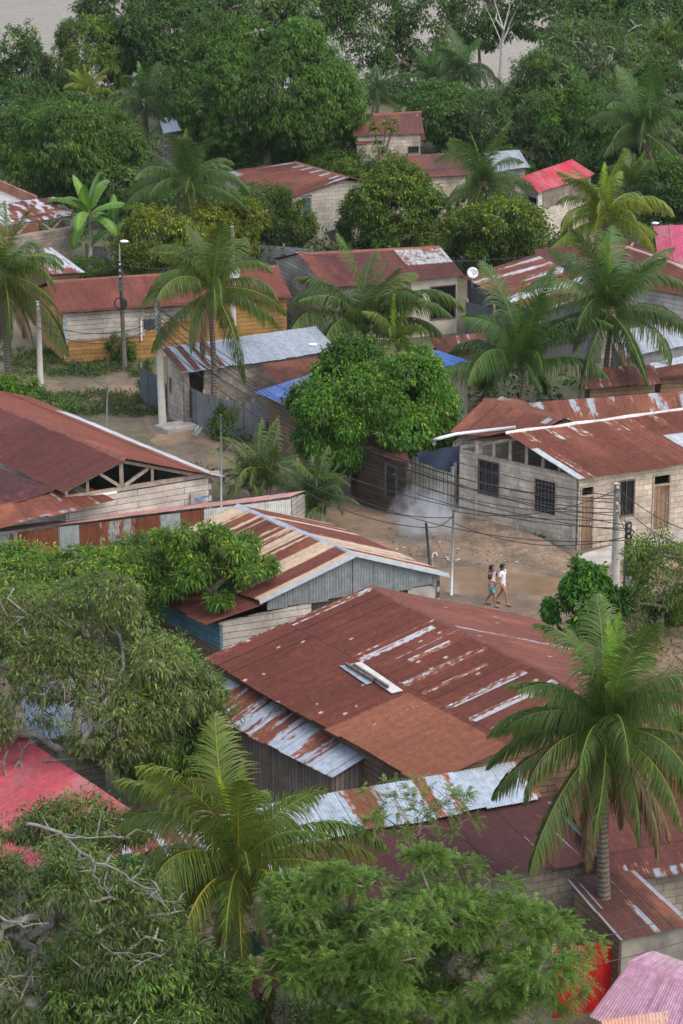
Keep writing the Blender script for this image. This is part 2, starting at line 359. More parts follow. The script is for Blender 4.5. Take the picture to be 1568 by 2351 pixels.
def wallx(parent, A, B, z0, zA, zB, m, **k):
    if isinstance(m, dict):
        apex = k.get('apex'); a, b = V((A[0], A[1], 0)), V((B[0], B[1], 0)); U = V((0, 0, 1)); kw = dict(name='wall', parent=parent, sag=.02)
        if not apex: return sheet(a+U*zA, b+U*zB, b+U*z0, a+U*z0, m, **kw)
        c = a.lerp(b, apex[0]); sheet(a+U*zA, c+U*apex[1], c+U*z0, a+U*z0, m, **kw); return sheet(c+U*apex[1], b+U*zB, b+U*z0, c+U*z0, m, **kw)
    return wall(parent, A, B, z0, zA, zB, m, **k)
def house(name, label, A, B, C, D, st, back=1.0, wm='block', gm=None, over=.3, oe=.25, op=(), opL=(), opR=(), shed=False, backst=None, rcap='rust_trim', gapex=True, sides='FLRB', lm=None, cat='house', drop=0.0, group=None, auto=True):
    """A,B ridge (left/right hand seen from the eave side), C,D eave below B and A; pixels with a height, or points."""
    A0, B0 = A, B
    A, B, C, D = [P(*q) if q is not None and not isinstance(q, Vector) else q for q in (A, B, C, D)]
    if C is not None and not isinstance(A0, Vector) and auto:      # too steep as measured: lower the ridge until the pitch is that of a tin roof
        for _ in range(40):
            rr = V(((B-A).x, (B-A).y, 0)).normalized(); e0 = ((D-A)+(C-B))*.5; sl = -e0.z/max(.05, abs(e0.dot(V((rr.y, -rr.x, 0)))))
            if sl < .36 or A.z-D.z < .25: break
            A = P(A0[0], A0[1], A.z-.06); B = P(B0[0], B0[1], B.z-.06)
    if C is None: C = D + (B-A)
    off = V(((C.x+D.x)/2, (C.y+D.y)/2, 0)); root = thing(name, label, cat, tuple(off), group=group)
    L = lambda p: V(p) - off
    st = dict(st); st.setdefault('seed', int(abs(A.x*37+A.y*91)) % 997)
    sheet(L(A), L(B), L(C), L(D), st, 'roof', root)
    eh = ((D-A)+(C-B))*.5; dz = eh.z; eh.z = 0; r = V(((B-A).x, (B-A).y, 0)).normalized()
    nr = V((r.y, -r.x, 0)); run = abs(eh.dot(nr)); slope = -dz/run
    print('%-60s ridge %.1f az %.0f eave az %.0f run %.1f slope %.0f deg' % (label[:60], (B-A).length, math.degrees(math.atan2(r.y, r.x)), math.degrees(math.atan2((C-D).y, (C-D).x)), run, math.degrees(math.atan(slope))))
    if not shed:
        hx = lambda p: V((p.x, p.y, 0))
        A2 = A - hx(D-A)*back; B2 = B - hx(C-B)*back; A2.z = A.z - (A.z-D.z)*back; B2.z = B.z-(B.z-C.z)*back
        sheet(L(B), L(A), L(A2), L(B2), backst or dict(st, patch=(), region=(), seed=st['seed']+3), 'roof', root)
        if rcap: strip(root, [L(A), L(B)], .16, rcap)
    ed = eh.normalized(); re = r
    hz = lambda p: V((p.x, p.y, 0))
    FL = hz(D) - ed*over + re*oe; FR = hz(C) - ed*over - re*oe
    zf = min(D.z, C.z) + slope*over*.9 - .10 - drop
    if shed: BL = hz(A) + re*oe + ed*.12; BR = hz(B) - re*oe + ed*.12; zb = min(A.z, B.z) - slope*.12 - .10 - drop
    else: BL = hz(A2) + ed*over*back + re*oe; BR = hz(B2) + ed*over*back - re*oe; zb = A2.z + slope*over*.9 - .10 - drop
    FL, FR, BL, BR = [p - off for p in (FL, FR, BL, BR)]; ap = None; gm = gm or wm; lm = lm or gm
    if not shed: ap = ((run-over)/(BR-FR).length, (A.z+B.z)/2-.12-drop)
    t = .125
    def ins(a, b): d = (b-a).normalized()*t; return a+d, b-d
    H = dict(root=root, F=(FL, FR), R=ins(FR, BR), L=ins(BL, FL), B=(BR, BL), zf=zf, zb=zb, Lf=L, A=A, B_=B, C=C, D=D, off=off, apex=ap, r=r, ed=ed, slope=slope)
    if not shed: H['A2'] = A2; H['B2'] = B2
    for sd, items, m, za, zb_, apx in (('F', op, wm, zf, zf, None), ('R', opR, gm, zf, zb, ap), ('L', opL, lm, zb, zf, (1-ap[0], ap[1]) if ap else None), ('B', (), wm, zb, zb, None)):
        if sd not in sides: continue
        hl = []; lst = openings(H, sd, items, hl); a, b = H[sd]
        if sd == 'L' and shed: za, zb_ = zb, zf
        kw = dict(apex=apx if gapex else None)
        if not isinstance(m, dict): kw['holes'] = hl
        wallx(root, a, b, 0, za, zb_, m, **kw); fit(H, sd, lst)
    return H
# ---------------------------------------------------------------- vegetation
def unit(a): return a/np.maximum(np.linalg.norm(a, axis=1, keepdims=True), 1e-9)
def leaves_arrays(Pb, Dr, Nm, L, W, fold=.25, droop=.25):
    """one folded rhombus per leaf"""
    Dr = unit(Dr); S = unit(np.cross(Dr, Nm)); Nn = np.cross(S, Dr)
    L = np.asarray(L)[:, None]; W = np.asarray(W)[:, None]; dn = np.array([[0, 0, -1.0]])
    mid = Pb + Dr*L*.48
    q = np.stack([Pb, mid + S*W/2 + Nn*W*fold, Pb + Dr*L + dn*L*droop, mid - S*W/2 + Nn*W*fold], 1)
    return q.reshape(-1, 3)
def leaf_mesh(name, verts, col, m='leaf'):
    n = len(verts)//4
    return qmesh(name, verts, np.arange(n*4).reshape(n, 4), MAT[m], np.concatenate([np.repeat(col, 4, 0), np.ones((n*4, 1))], 1))
def sph(rng, n): return unit(rng.normal(size=(n, 3)))
def crown_points(rng, rx, ry, rz, K, n, lr=.42, q=.66, low=-.4, inner=.12, flat=1.0, irr=1.0):
    """tuft positions and outward directions on the lobes of an uneven crown"""
    i = np.arange(K)+.5; z = 1-(1-low)*((i+rng.uniform(-.45, .45, K))/K); ph = i*2.39996+rng.uniform(0, 6)+rng.normal(size=K)*.5
    d = np.stack([np.cos(ph)*np.sqrt(np.maximum(0, 1-z*z)), np.sin(ph)*np.sqrt(np.maximum(0, 1-z*z)), z], 1); d = unit(d+rng.normal(size=d.shape)*.22)
    E = np.array([rx, ry, rz]); qs = q*(1+irr*rng.uniform(-.38, .22, K)); lrs = lr*(1+irr*rng.uniform(-.5, .5, K))
    # uneven envelope: some directions bulge, others are bitten away
    ax = sph(rng, 5); fr = rng.uniform(2.0, 4.2, 5); pz = rng.uniform(0, 6.3, 5)
    env = lambda v: 1 + .075*irr*np.sum(np.sin((v@ax.T)*fr[None]*1.6 + pz[None]), 1)
    C = d*E*(qs*env(d))[:, None]
    S = E*np.array([1, 1, flat]); pts = []; dirs = []; lobe = []; tot = 0
    gx = sph(rng, 6)*np.array([[1, 1, 1.0]]); gp = rng.uniform(0, 6.3, 6); gm = (rx+ry+rz)/3
    while tot < n:
        k = rng.integers(0, K, n); o = sph(rng, n); keep = (o*d[k]).sum(1) > -.35; k = k[keep]; o = o[keep]
        p = C[k] + o*S*(lrs[k]*rng.normal(.92, .16, len(k)).clip(.45, 1.45))[:, None]
        depth = np.full(len(k), 9.0)
        for j in range(K):
            dd = np.linalg.norm((p-C[j])/S/lrs[j], axis=1); depth = np.minimum(depth, np.where(k == j, 9, dd))
        ok = (depth > .8) | (rng.random(len(k)) < inner)
        gap = np.sum(np.sin((p@gx.T)*(6.5/gm) + gp[None]), 1)   # clumps and gaps
        ok &= rng.random(len(k)) < sstep(-3.0, -.4, gap)*.9+.1
        pts.append(p[ok]); dirs.append(o[ok]); lobe.append(k[ok]); tot += ok.sum()
    return np.concatenate(pts)[:n], np.concatenate(dirs)[:n], C, np.concatenate(lobe)[:n]
def skeleton(rng, hb, targets, r0, jitter=.12, kink=3):
    """branches grown from a trunk top to targets (space colonising); returns tube paths with radii"""
    nodes = [np.array([0, 0, 0.0])]; par = [-1]; nt = 4
    for i in range(1, nt+1): nodes.append(np.array([rng.normal()*.05*hb*.3, rng.normal()*.05*hb*.3, hb*i/nt])); par.append(i-1)
    T = targets[np.argsort(np.linalg.norm(targets-nodes[-1], axis=1))]
    for t in T:
        A = np.array(nodes[2:]); w = np.linalg.norm(A-t, axis=1) + .25*np.maximum(0, A[:, 2]-t[2]); j = int(np.argmin(w))+2; a = nodes[j]; L = np.linalg.norm(t-a)
        if L < .1: continue
        last = j; m = max(1, min(5, int(L/.45)))
        for s in range(1, m+1):
            f = s/m; p = a*(1-f)+t*f + np.array([0, 0, .12*L*math.sin(PI*f)]) + (rng.normal(size=3)*jitter*L/kink if s < m else 0)
            nodes.append(p); par.append(last); last = len(nodes)-1
    n = len(nodes); cnt = np.zeros(n); ch = [[] for _ in range(n)]
    for i in range(1, n): ch[par[i]].append(i)
    for i in range(n-1, -1, -1): cnt[i] = 1 if not ch[i] else sum(cnt[c] for c in ch[i])
    rad = np.maximum(.008, r0*(cnt/cnt[0])**.5)
    paths = []; stack = [(0, None)]
    while stack:
        i, p0 = stack.pop(); path = [] if p0 is None else [p0]; path.append(i)
        while ch[i]:
            c = sorted(ch[i], key=lambda k: -cnt[k])
            for k in c[1:]: stack.append((k, i))
            i = c[0]; path.append(i)
        if len(path) > 1: paths.append([(nodes[k], rad[k] if not (q == 0 and p0 is not None) else min(rad[k], rad[path[1]]*1.2)) for q, k in enumerate(path)])
    return paths
def branches_mesh(name, paths, m, minr=0.0):
    mb = MB()
    for pth in paths:
        if pth[0][1] < minr: continue
        mb.tube([p for p, r in pth], [r for p, r in pth], 8 if pth[0][1] > .12 else (6 if pth[0][1] > .04 else 4), cap=False)
    return mb.mesh(name, MAT[m], True)
def colors(rng, n, base, young, fy, lobes=None, dead=.0, var=.25):
    c = np.array(base)[None]*(1+rng.normal(size=(n, 1))*var) + rng.normal(size=(n, 3))*np.array([[.008, .008, .003]])
    y = rng.random(n) < (fy if lobes is None else fy*lobes)
    c[y] = np.array(young)[None]*(1+rng.normal(size=(y.sum(), 1))*.2)
    if dead:
        k = rng.random(n) < dead; c[k] = np.array((.20, .13, .04))*(1+rng.normal(size=(k.sum(), 1))*.3)
    return np.clip(c, .004, .6)
SPEC = {  # leaf length, width, leaves per tuft, droop, tuft radius, colours
 'mango':  dict(L=.27, W=.085, k=14, droop=.6, tr=.18, base=(.075, .165, .036), young=(.15, .26, .045), fy=.10, K=44, lr=.30, q=.74, low=-.75),
 'dark':   dict(L=.20, W=.085, k=12, droop=.35, tr=.18, base=(.066, .140, .042), young=(.15, .23, .045), fy=.07, K=26, lr=.38, q=.68, low=-.85, dead=.006),
 'broad':  dict(L=.23, W=.085, k=12, droop=.65, tr=.16, base=(.066, .158, .026), young=(.22, .31, .035), fy=.10, K=36, lr=.30, q=.76, low=-.85),
 'citrus': dict(L=.13, W=.07, k=14, droop=.25, tr=.17, base=(.088, .155, .034), young=(.28, .31, .045), fy=.13, K=26, lr=.36, q=.68, low=-.9, dead=.008),
 'bushy':  dict(L=.17, W=.07, k=12, droop=.3, tr=.19, base=(.078, .155, .038), young=(.13, .20, .035), fy=.10, K=16, lr=.45, q=.6, low=-.9),
 'umbrella': dict(L=.22, W=.06, k=16, droop=.35, tr=.22, base=(.092, .185, .034), young=(.25, .34, .045), fy=.15, K=40, lr=.23, q=.80, low=-.2, flat=.6),
 'long':   dict(L=.20, W=.042, k=13, droop=.42, tr=.17, base=(.125, .170, .066), young=(.24, .35, .045), fy=.06, K=34, lr=.32, q=.72, low=-.7, inner=.35, dead=.03, var=.35),
 'sparse': dict(L=.24, W=.09, k=9, droop=.4, tr=.25, base=(.066, .135, .040), young=(.12, .18, .035), fy=.08, K=16, lr=.42, q=.7, low=-.7, dead=.02),
}
def make_tree(rng, kind, rx, ry, rz, hc, ntuft, r0, bark, twigs=120, minr=0.0, spec=None, r_leaf=1.0, jit=.12):
    sp = dict(SPEC[kind]); sp.update(spec or {})
    p, o, C, lobe = crown_points(rng, rx, ry, rz, sp['K'], ntuft, sp['lr'], sp['q'], sp['low'], sp.get('inner', .12), sp.get('flat', 1.0), sp.get('irr', 1.0))
    c0 = np.array([0, 0, hc]); k = sp['k']; n = len(p)*k
    Pb = np.repeat(p, k, 0); O = np.repeat(o, k, 0); rd = sph(rng, n)
    Pb = Pb + rd*sp['tr']*rng.uniform(.1, 1, (n, 1))*r_leaf
    D = O*.55 + rd*.8 + np.array([[0, 0, -sp['droop']]]); Nm = O*.6 + np.array([[0, 0, .8]]) + sph(rng, n)*.45
    L = sp['L']*rng.uniform(.65, 1.2, n)*r_leaf; W = sp['W']*rng.uniform(.75, 1.2, n)*r_leaf
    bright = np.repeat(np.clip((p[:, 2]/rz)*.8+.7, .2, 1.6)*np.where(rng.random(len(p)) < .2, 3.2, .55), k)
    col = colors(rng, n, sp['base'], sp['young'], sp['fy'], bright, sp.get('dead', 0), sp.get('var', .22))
    lt = np.repeat(rng.uniform(.68, 1.32, (len(C),))[lobe], k)[:, None]; col = col*lt
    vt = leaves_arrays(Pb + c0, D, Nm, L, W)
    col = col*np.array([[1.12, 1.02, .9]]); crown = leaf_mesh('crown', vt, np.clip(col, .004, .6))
    tg = np.concatenate([C + c0, (p[rng.integers(0, len(p), twigs)]*.97) + c0])
    hb = max(.5, hc - rz*.75)
    paths = skeleton(rng, hb, tg, r0, jit); trunk = branches_mesh('trunk', paths, bark, minr)
    return crown, trunk
def place_tree(name, label, cat, loc, crown, trunk, rz=0.0, s=(1, 1, 1), tint=(1, 1, 1), group=None):
    t = thing(name, label, cat, loc, rz, group); t.scale = s
    a = link(bpy.data.objects.new('crown', crown), t); a.color = (*tint, 1)
    link(bpy.data.objects.new('trunk', trunk), t); return t
LASTX = [0]
def tree(name, label, cat, base, crown, rx, ry, kind, ntuft, seed, bark='bark', r0=None, tint=(1, 1, 1), twigs=120, depth=.85, group=None, **kw):
    """base / crown centre in photo pixels, rx / ry half sizes of the crown in photo pixels"""
    rng = np.random.default_rng(seed); b = P(*base); c = at(*crown, b.y); s = ppm(c); hc = c.z; b.x = b.x*.3 + c.x*.7
    X, Z = rx/s, ry/s*.97
    LASTX[0] = X*depth
    cr, tr = make_tree(rng, kind, X, X*depth, Z, hc, ntuft, r0 or .05*X+.07, bark, twigs, **kw)
    t = place_tree(name, label, cat, (b.x, b.y, 0), cr, tr, 0, (1, 1, 1), tint, group)
    # lean the crown sideways if its centre is not above the base
    return t, cr, tr
def feathery(rng, rx, ry, rz, hc, nt, r0=.16, base=(.125, .215, .046), young=(.25, .34, .08)):
    """light crown of pinnate sprays on spreading tiers"""
    p, o, C, lobe = crown_points(rng, rx, ry, rz, 70, nt, .19, .80, -.75, .25, .5)
    nf, nl = 4, 11; sp = np.repeat(p, nf, 0); so = np.repeat(o, nf, 0); m = len(sp)
    so = so*np.array([1, 1, .35]); d = unit(so*.8 + sph(rng, m)*.75 + np.array([[0, 0, .05]])); FL = rng.uniform(.22, .42, m)
    t = (np.arange(nl)+.6)/nl; side = unit(np.cross(d, np.array([[0, 0, 1.0]])+sph(rng, m)*.25)); up = np.cross(side, d)
    Q = sp[:, None, :] + d[:, None, :]*(t[None, :, None]*FL[:, None, None]) + np.array([0, 0, -.35])*(t[None, :, None]**2*FL[:, None, None])
    Pb = np.repeat(Q[:, :, None, :], 2, 2).reshape(-1, 3); sg = np.tile(np.array([1, -1]), m*nl)[:, None]
    S = np.repeat(side, nl*2, 0); Dd = np.repeat(d, nl*2, 0); U = np.repeat(up, nl*2, 0)
    D = S*sg + Dd*.45 + np.array([[0, 0, -.25]]); n = len(Pb); lt = np.repeat(np.tile(1-.45*t, m), 2)
    L = .078*lt*rng.uniform(.8, 1.2, n); W = .024*np.ones(n)
    col = colors(rng, n, base, young, .10, None, .006, .15); col = col*np.repeat(np.repeat(rng.uniform(.75, 1.3, len(p)), nf), nl*2)[:, None]
    vt = leaves_arrays(Pb + np.array([0, 0, hc]), D, U+rng.normal(size=U.shape)*.2, L, W, .05, .1)
    crown = leaf_mesh('crown', vt, np.clip(col, .004, .6))
    tg = np.concatenate([C, p[rng.integers(0, len(p), 300)]*.98]) + np.array([0, 0, hc])
    paths = skeleton(rng, max(.6, hc-rz*.8), tg, r0); return crown, branches_mesh('trunk', paths, 'bark')
# ---- palms
def frond_mesh(rng, e0, bend, L=4.0, npair=104, curl=.0, dead=False, young=False, droop=.30, lf=1.0, twist=0.0, pk=1.0):
    ns = 20; t = np.linspace(0, 1, ns+1); th = R_(e0) - R_(bend)*t**1.35
    seg = L/ns; x = np.concatenate([[0], np.cumsum(np.cos((th[1:]+th[:-1])/2)*seg)]); z = np.concatenate([[0], np.cumsum(np.sin((th[1:]+th[:-1])/2)*seg)])
    y = curl*t**2*L*.25; R = np.stack([x, y, z], 1)
    T = np.gradient(R, axis=0); T = unit(T); tt = np.linspace(.10, .995, npair)
    def ip(a, q): return np.stack([np.interp(q, t, a[:, k]) for k in range(3)], 1)
    tt = np.clip(tt + rng.normal(size=npair)*.004, .08, .998); Q = ip(R, tt); TT = unit(ip(T, tt)); S = unit(np.cross(TT, np.array([[0, 0, 1.0]]) + 1e-4)); U = np.cross(S, TT); tw = R_(twist)*tt[:, None]; S, U = S*np.cos(tw)+U*np.sin(tw), U*np.cos(tw)-S*np.sin(tw)
    Vs = []; Fs = []; Cs = []; b = 0
    g = np.array((.088, .140, .042)); tipc = np.array((.28, .27, .065)); yg = np.array((.17, .29, .03)); dd = np.array((.21, .145, .095))
    base = yg if young else g
    if dead: base = dd; tipc = dd*1.2
    prof = pk*lf*np.clip(np.sin(PI*np.clip(tt*.86+.13, 0, 1))**.7, .12, 1)
    for sg in (1, -1):
        n = npair; a = R_(70)-R_(36)*tt[:, None]; roll = R_(8)+rng.normal(size=(n, 1))*.10
        d = TT*np.cos(a) + S*sg*np.sin(a)*np.cos(roll) + U*np.sin(a)*np.sin(roll); d = unit(d+rng.normal(size=d.shape)*.05)
        ln = prof*rng.uniform(.78, 1.15, n)*np.where(rng.random(n) < .06, .35, 1); p = Q.copy(); rows = []
        w0 = np.array([.6, 1.0, .85, .55, .06])*.0185; m = 5
        dr = (2.9*droop*(1.2 if dead else 1)*rng.uniform(.7, 1.3, n))[:, None]; d = unit(d + np.array([[0, 0, -1.0]])*dr*.35)
        for k in range(m):
            wv = unit(TT - d*(TT*d).sum(1, keepdims=True)); rows.append(p - wv*w0[k]); rows.append(p + wv*w0[k])
            p = p + d*(ln/(m-1))[:, None]; d = unit(d + np.array([[0, 0, -1.0]])*dr*(.45+.35*k))
        A = np.stack(rows, 1); Vs.append(A.reshape(-1, 3)); nb = m*2
        i0 = b + np.arange(n)[:, None]*nb
        for k in range(m-1): Fs.append(np.stack([i0[:, 0]+2*k, i0[:, 0]+2*k+1, i0[:, 0]+2*k+3, i0[:, 0]+2*k+2], 1))
        b += n*nb
        c = base[None]*(1+rng.normal(size=(n, 1))*.12); f = np.clip(np.linspace(0, 1, m)-.45, 0, 1)[None, :, None]*(.9 if dead else .7)*(.35+.65*tt[:, None, None])
        cc = c[:, None]*(1-f) + tipc[None, None]*f; Cs.append(np.repeat(cc, 2, 1).reshape(-1, 3))
    # rachis as a tapering tube
    k = 6; rr = np.interp(t, [0, .06, 1], [.065, .030, .006]); ph = np.arange(k)*2*PI/k
    Sx = unit(np.cross(T, np.array([[0, 0, 1.0]])+1e-4)); Ux = np.cross(Sx, T)
    ring = R[:, None] + Sx[:, None]*(np.cos(ph)[None, :, None]*rr[:, None, None]) + Ux[:, None]*(np.sin(ph)[None, :, None]*rr[:, None, None]*.7)
    Vs.append(ring.reshape(-1, 3)); j = (np.arange(ns)[:, None]*k + np.arange(k)[None]).ravel(); j2 = (np.arange(ns)[:, None]*k + (np.arange(k)[None]+1) % k).ravel()
    Fs.append(b+np.stack([j, j2, j2+k, j+k], 1)); rc = np.array((.27, .255, .065)) if not dead else dd
    Cs.append(np.repeat(rc[None], (ns+1)*k, 0))
    C = np.clip(np.concatenate(Cs), .004, .7); C = np.concatenate([C, np.ones((len(C), 1))], 1)
    return qmesh('frond', np.concatenate(Vs), np.concatenate(Fs), MAT['frond'], C)
_r = np.random.default_rng(5)
FR = {}
for key, e0, bend, dr in (('spear', 86, 16, .05), ('up', 78, 46, .14), ('high', 68, 80, .24), ('mid', 55, 104, .36), ('out', 38, 106, .46), ('low', 14, 86, .54), ('drop', -16, 58, .58)):
    FR[key] = [frond_mesh(_r, e0, bend*_r.uniform(.72, 1.2), 4.0*_r.uniform(.92, 1.05), curl=_r.uniform(-.5, .5), droop=dr, young=key in ('spear',), twist=_r.uniform(35, 85)*_r.choice([-1, 1]) if key not in ('spear', 'up') else _r.uniform(-25, 25), lf=1.0 if key != 'spear' else .6) for _ in range(4)]
FR['dead'] = [frond_mesh(_r, -48, 40, 3.3, 60, _r.uniform(-.4, .4), True, droop=.6) for _ in range(3)]
def coconuts(rng, m, n=9):
    mb = MB()
    for i in range(n):
        a = rng.uniform(0, 6.3); r = rng.uniform(.16, .34); mb.ball((math.cos(a)*r, math.sin(a)*r, -rng.uniform(.05, .55)), .11, .11, .14, 6)
    return mb.mesh('coconut_bunch', MAT[m], True)
NUTS = [coconuts(_r, 'coconut_green'), coconuts(_r, 'coconut_orange', 12)]
def palm(label, base, top, rpx, seed, n=20, dead=3, tint=(1, 1, 1), nuts=0, z0=0.0, group='coconut palms', ds=1.0, keys=None, trunk_r=.13, az0=0.0):
    """base px on the ground, top px = where the fronds leave the trunk, rpx = reach of the crown"""
    rng = np.random.default_rng(seed); b = P(*base, z0); c = at(*top, b.y); s = ppm(c); sc = rpx/s/3.05
    root = thing('coconut_palm', label, 'palm tree', tuple(b), 0, group); h = c.z-b.z; dx = c.x-b.x
    tr = MB(); m = 9; pts = []; rr = []
    for i in range(m+1):
        f = i/m; pts.append((dx*(f**1.4)+.08*math.sin(f*5+seed), .1*math.sin(f*3+seed), h*f)); rr.append((trunk_r*(1.25-.5*f)+.1*max(0, .12-f)/.12)*1.0)
    pts[-1] = (dx, 0, h); tr.tube(pts, rr, 10); tr.build('trunk', MAT['palm_trunk'], root, True)
    seq = keys or (['spear'] + ['up']*2 + ['high']*4 + ['mid']*5 + ['out']*5 + ['low']*5 + ['drop']*4)
    idx = np.linspace(0, len(seq)-1, n).round().astype(int)
    for i, j in enumerate(idx):
        k = seq[j]; f = bpy.data.objects.new('frond', FR[k][rng.integers(0, 4)]); f.location = (dx+rng.normal()*.03, rng.normal()*.03, h + .12*(1-i/n))
        f.rotation_euler = (rng.normal()*.16, rng.normal()*.14, az0 + i*2.39996 + rng.normal()*.32); q = sc*rng.uniform(.80, 1.10)*(.8 if k == 'spear' else 1.12 if k == 'drop' else 1)
        f.scale = (q, q, q); tv = rng.uniform(.85, 1.15); yl = rng.uniform(.92, 1.12)*(1.12 if k in ('low', 'drop') else 1)
        f.color = (tint[0]*tv*yl, tint[1]*tv, tint[2]*tv, 1); link(f, root)
    for i in range(dead):
        f = bpy.data.objects.new('dead_frond', FR['dead'][rng.integers(0, 3)]); f.location = (dx, 0, h-.05); f.rotation_euler = (0, rng.normal()*.15, rng.uniform(0, 6.3)); q = sc*ds*rng.uniform(.7, 1); f.scale = (q, q, q); link(f, root)
    if nuts is not None:
        f = bpy.data.objects.new('coconut_bunch', NUTS[nuts]); f.location = (dx, -.12, h-.05); q = min(1.1, sc*1.05); f.scale = (q, q, q); link(f, root)
    return root
# ---- bananas, areca clumps, plants
def banana_leaf(rng, e0, bend, L, W, tint=1.0):
    ns = 14; nw = 4; t = np.linspace(0, 1, ns+1); th = R_(e0)-R_(bend)*t**1.4; seg = L/ns
    x = np.concatenate([[0], np.cumsum(np.cos(th[1:])*seg)]); z = np.concatenate([[0], np.cumsum(np.sin(th[1:])*seg)])
    w = W*np.clip(np.sin(PI*np.clip((t-.12)/.88, 0, 1))**.55, .02, 1)*np.where(t < .14, .08, 1)
    Vt = []; C = []; Fq = []
    g = np.array((.085, .165, .040))*tint
    for i in range(ns):          # each strip its own, slightly torn from the next
        for sgn in (1, -1):
            b = len(Vt); tear = rng.uniform(0, .1)
            for (k, f) in ((i, 0), (i+1, -.012)):
                for q in (0, .55, 1.0):
                    dz = -.55*w[k]*q**1.6 + .12*w[k]*q - tear*q*w[k]; Vt.append((x[k]+f*q*L, sgn*w[k]*q, z[k]+dz))
                    C.append(np.clip(g*(1+rng.normal()*.05)*(1 if q else 1.6), 0, 1))
            Fq += [(b, b+1, b+4, b+3), (b+1, b+2, b+5, b+4)]
    C = np.concatenate([np.array(C), np.ones((len(C), 1))], 1)
    return qmesh('leaf_blade', np.array(Vt), np.array(Fq), MAT['frond'], C)
BAN = [banana_leaf(_r, e, bd, L, .30) for e, bd, L in ((80, 40, 2.2), (66, 80, 2.4), (52, 95, 2.4), (40, 105, 2.3), (22, 100, 2.1), (-5, 80, 1.9))]
def banana(label, base, hpx, seed, n=9, tint=(1, 1, 1), group=None, s=1.0):
    rng = np.random.default_rng(seed); b = P(*base); h = hpx/ppm(b); root = thing('banana_plant', label, 'banana plant', tuple(b), rng.uniform(0, 6), group)
    mb = MB(); mb.tube([(0, 0, 0), (.05, 0, h*.5), (.02, .04, h)], [.14, .11, .07], 9); mb.build('stem', MAT['bark_pale'], root, True)
    for i in range(n):
        f = bpy.data.objects.new('leaf_blade', BAN[min(5, int(i*6/n))]); f.location = (.02, .04, h-.05); f.rotation_euler = (rng.normal()*.15, 0, i*2.4+rng.normal()*.25); q = s*rng.uniform(.85, 1.1); f.scale = (q, q, q); tv = rng.uniform(.75, 1.25); f.color = (tint[0]*tv, tint[1]*tv, tint[2]*tv, 1); link(f, root)
    return root
ARE = [frond_mesh(_r, e, bd, 2.0, 38, _r.uniform(-.4, .4), droop=.22, pk=.42) for e, bd in ((82, 40), (74, 75), (62, 95), (50, 110), (36, 110))]
def areca(label, base, seed, rpx, n=30, spread=.5, tint=(1, 1, 1), h0=.8):
    rng = np.random.default_rng(seed); b = P(*base); s = ppm(b); q0 = rpx/s/1.7; root = thing('areca_palm', label, 'palm clump', tuple(b), 0, 'areca palm clumps')
    mb = MB()
    for j in range(7):
        a = rng.uniform(0, 6.3); r = rng.uniform(.1, spread); c = (math.cos(a)*r, math.sin(a)*r); hh = h0*rng.uniform(.5, 1.25)*q0*1.4
        mb.tube([(c[0]*.6, c[1]*.6, 0), (c[0], c[1], hh)], [.05, .035], 6)
        for i in range(n//7):
            f = bpy.data.objects.new('frond', ARE[min(4, int(rng.integers(0, 5)))]); f.location = (c[0], c[1], hh); f.rotation_euler = (rng.normal()*.12, rng.normal()*.1, rng.uniform(0, 6.3)); q = q0*rng.uniform(.75, 1.1); f.scale = (q, q, q); tv = rng.uniform(.8, 1.2); f.color = (tint[0]*tv, tint[1]*tv, tint[2]*tv, 1); link(f, root)
    mb.build('stem_clump', MAT['bark_pale'], root, True); return root
def bush(name, label, cat, base, rpx, hpx, seed, nt=500, kind='bushy', tint=(1, 1, 1), group=None, r_leaf=.8, z0=0.0):
    rng = np.random.default_rng(seed); b = P(*base, z0); s = ppm(b); X = rpx/s; Z = hpx/s*.5
    cr, tr = make_tree(rng, kind, X, X*.8, Z*1.15, Z*1.0, nt, .05, 'bark', 40, spec=dict(low=-.9, K=9, lr=.5, q=.55), r_leaf=r_leaf)
    return place_tree(name, label, cat, tuple(b), cr, tr, 0, (1, 1, 1), tint, group)
def grass_stuff(name, label, polys, seed, dens=90, h=.28, tint=(1, 1, 1)):
    """blades over quads given as photo pixels on the ground"""
    rng = np.random.default_rng(seed); Pb = []
    for quad in polys:
        a, b, c, d = [np.array(P(*q[:2], q[2] if len(q) > 2 else 0)) for q in quad]
        area = np.linalg.norm(np.cross(b-a, d-a))*.5 + np.linalg.norm(np.cross(b-c, d-c))*.5
        n = int(area*dens*3); u = rng.random((n, 1)); v = rng.random((n, 1)); p = (a*(1-u)+b*u)*(1-v) + (d*(1-u)+c*u)*v
        clump = fbm(p[:, 0]*1.3, p[:, 1]*1.3, seed, 3); edge = np.minimum(np.minimum(u, 1-u), np.minimum(v, 1-v))[:, 0]
        keep = rng.random(n) < sstep(.38, .6, clump + np.clip(edge*1.2-.12, -.2, .12))*.9; Pb.append(p[keep])
    Pb = np.concatenate(Pb); n = len(Pb); D = sph(rng, n)*.8 + np.array([[0, 0, 1.0]]); hh = h*rng.uniform(.4, 1.5, n)*(.5+fbm(Pb[:, 0]*.8, Pb[:, 1]*.8, seed+3, 2))
    col = colors(rng, n, (.058, .105, .028), (.16, .17, .05), .15, None, .05, .3)
    vt = leaves_arrays(Pb, D, sph(rng, n), hh, np.full(n, .05), 0, .35)
    o = link(bpy.data.objects.new(name, leaf_mesh(name, vt, col))); o.color = (*tint, 1); return tag(o, label, 'grass', None, 'stuff')
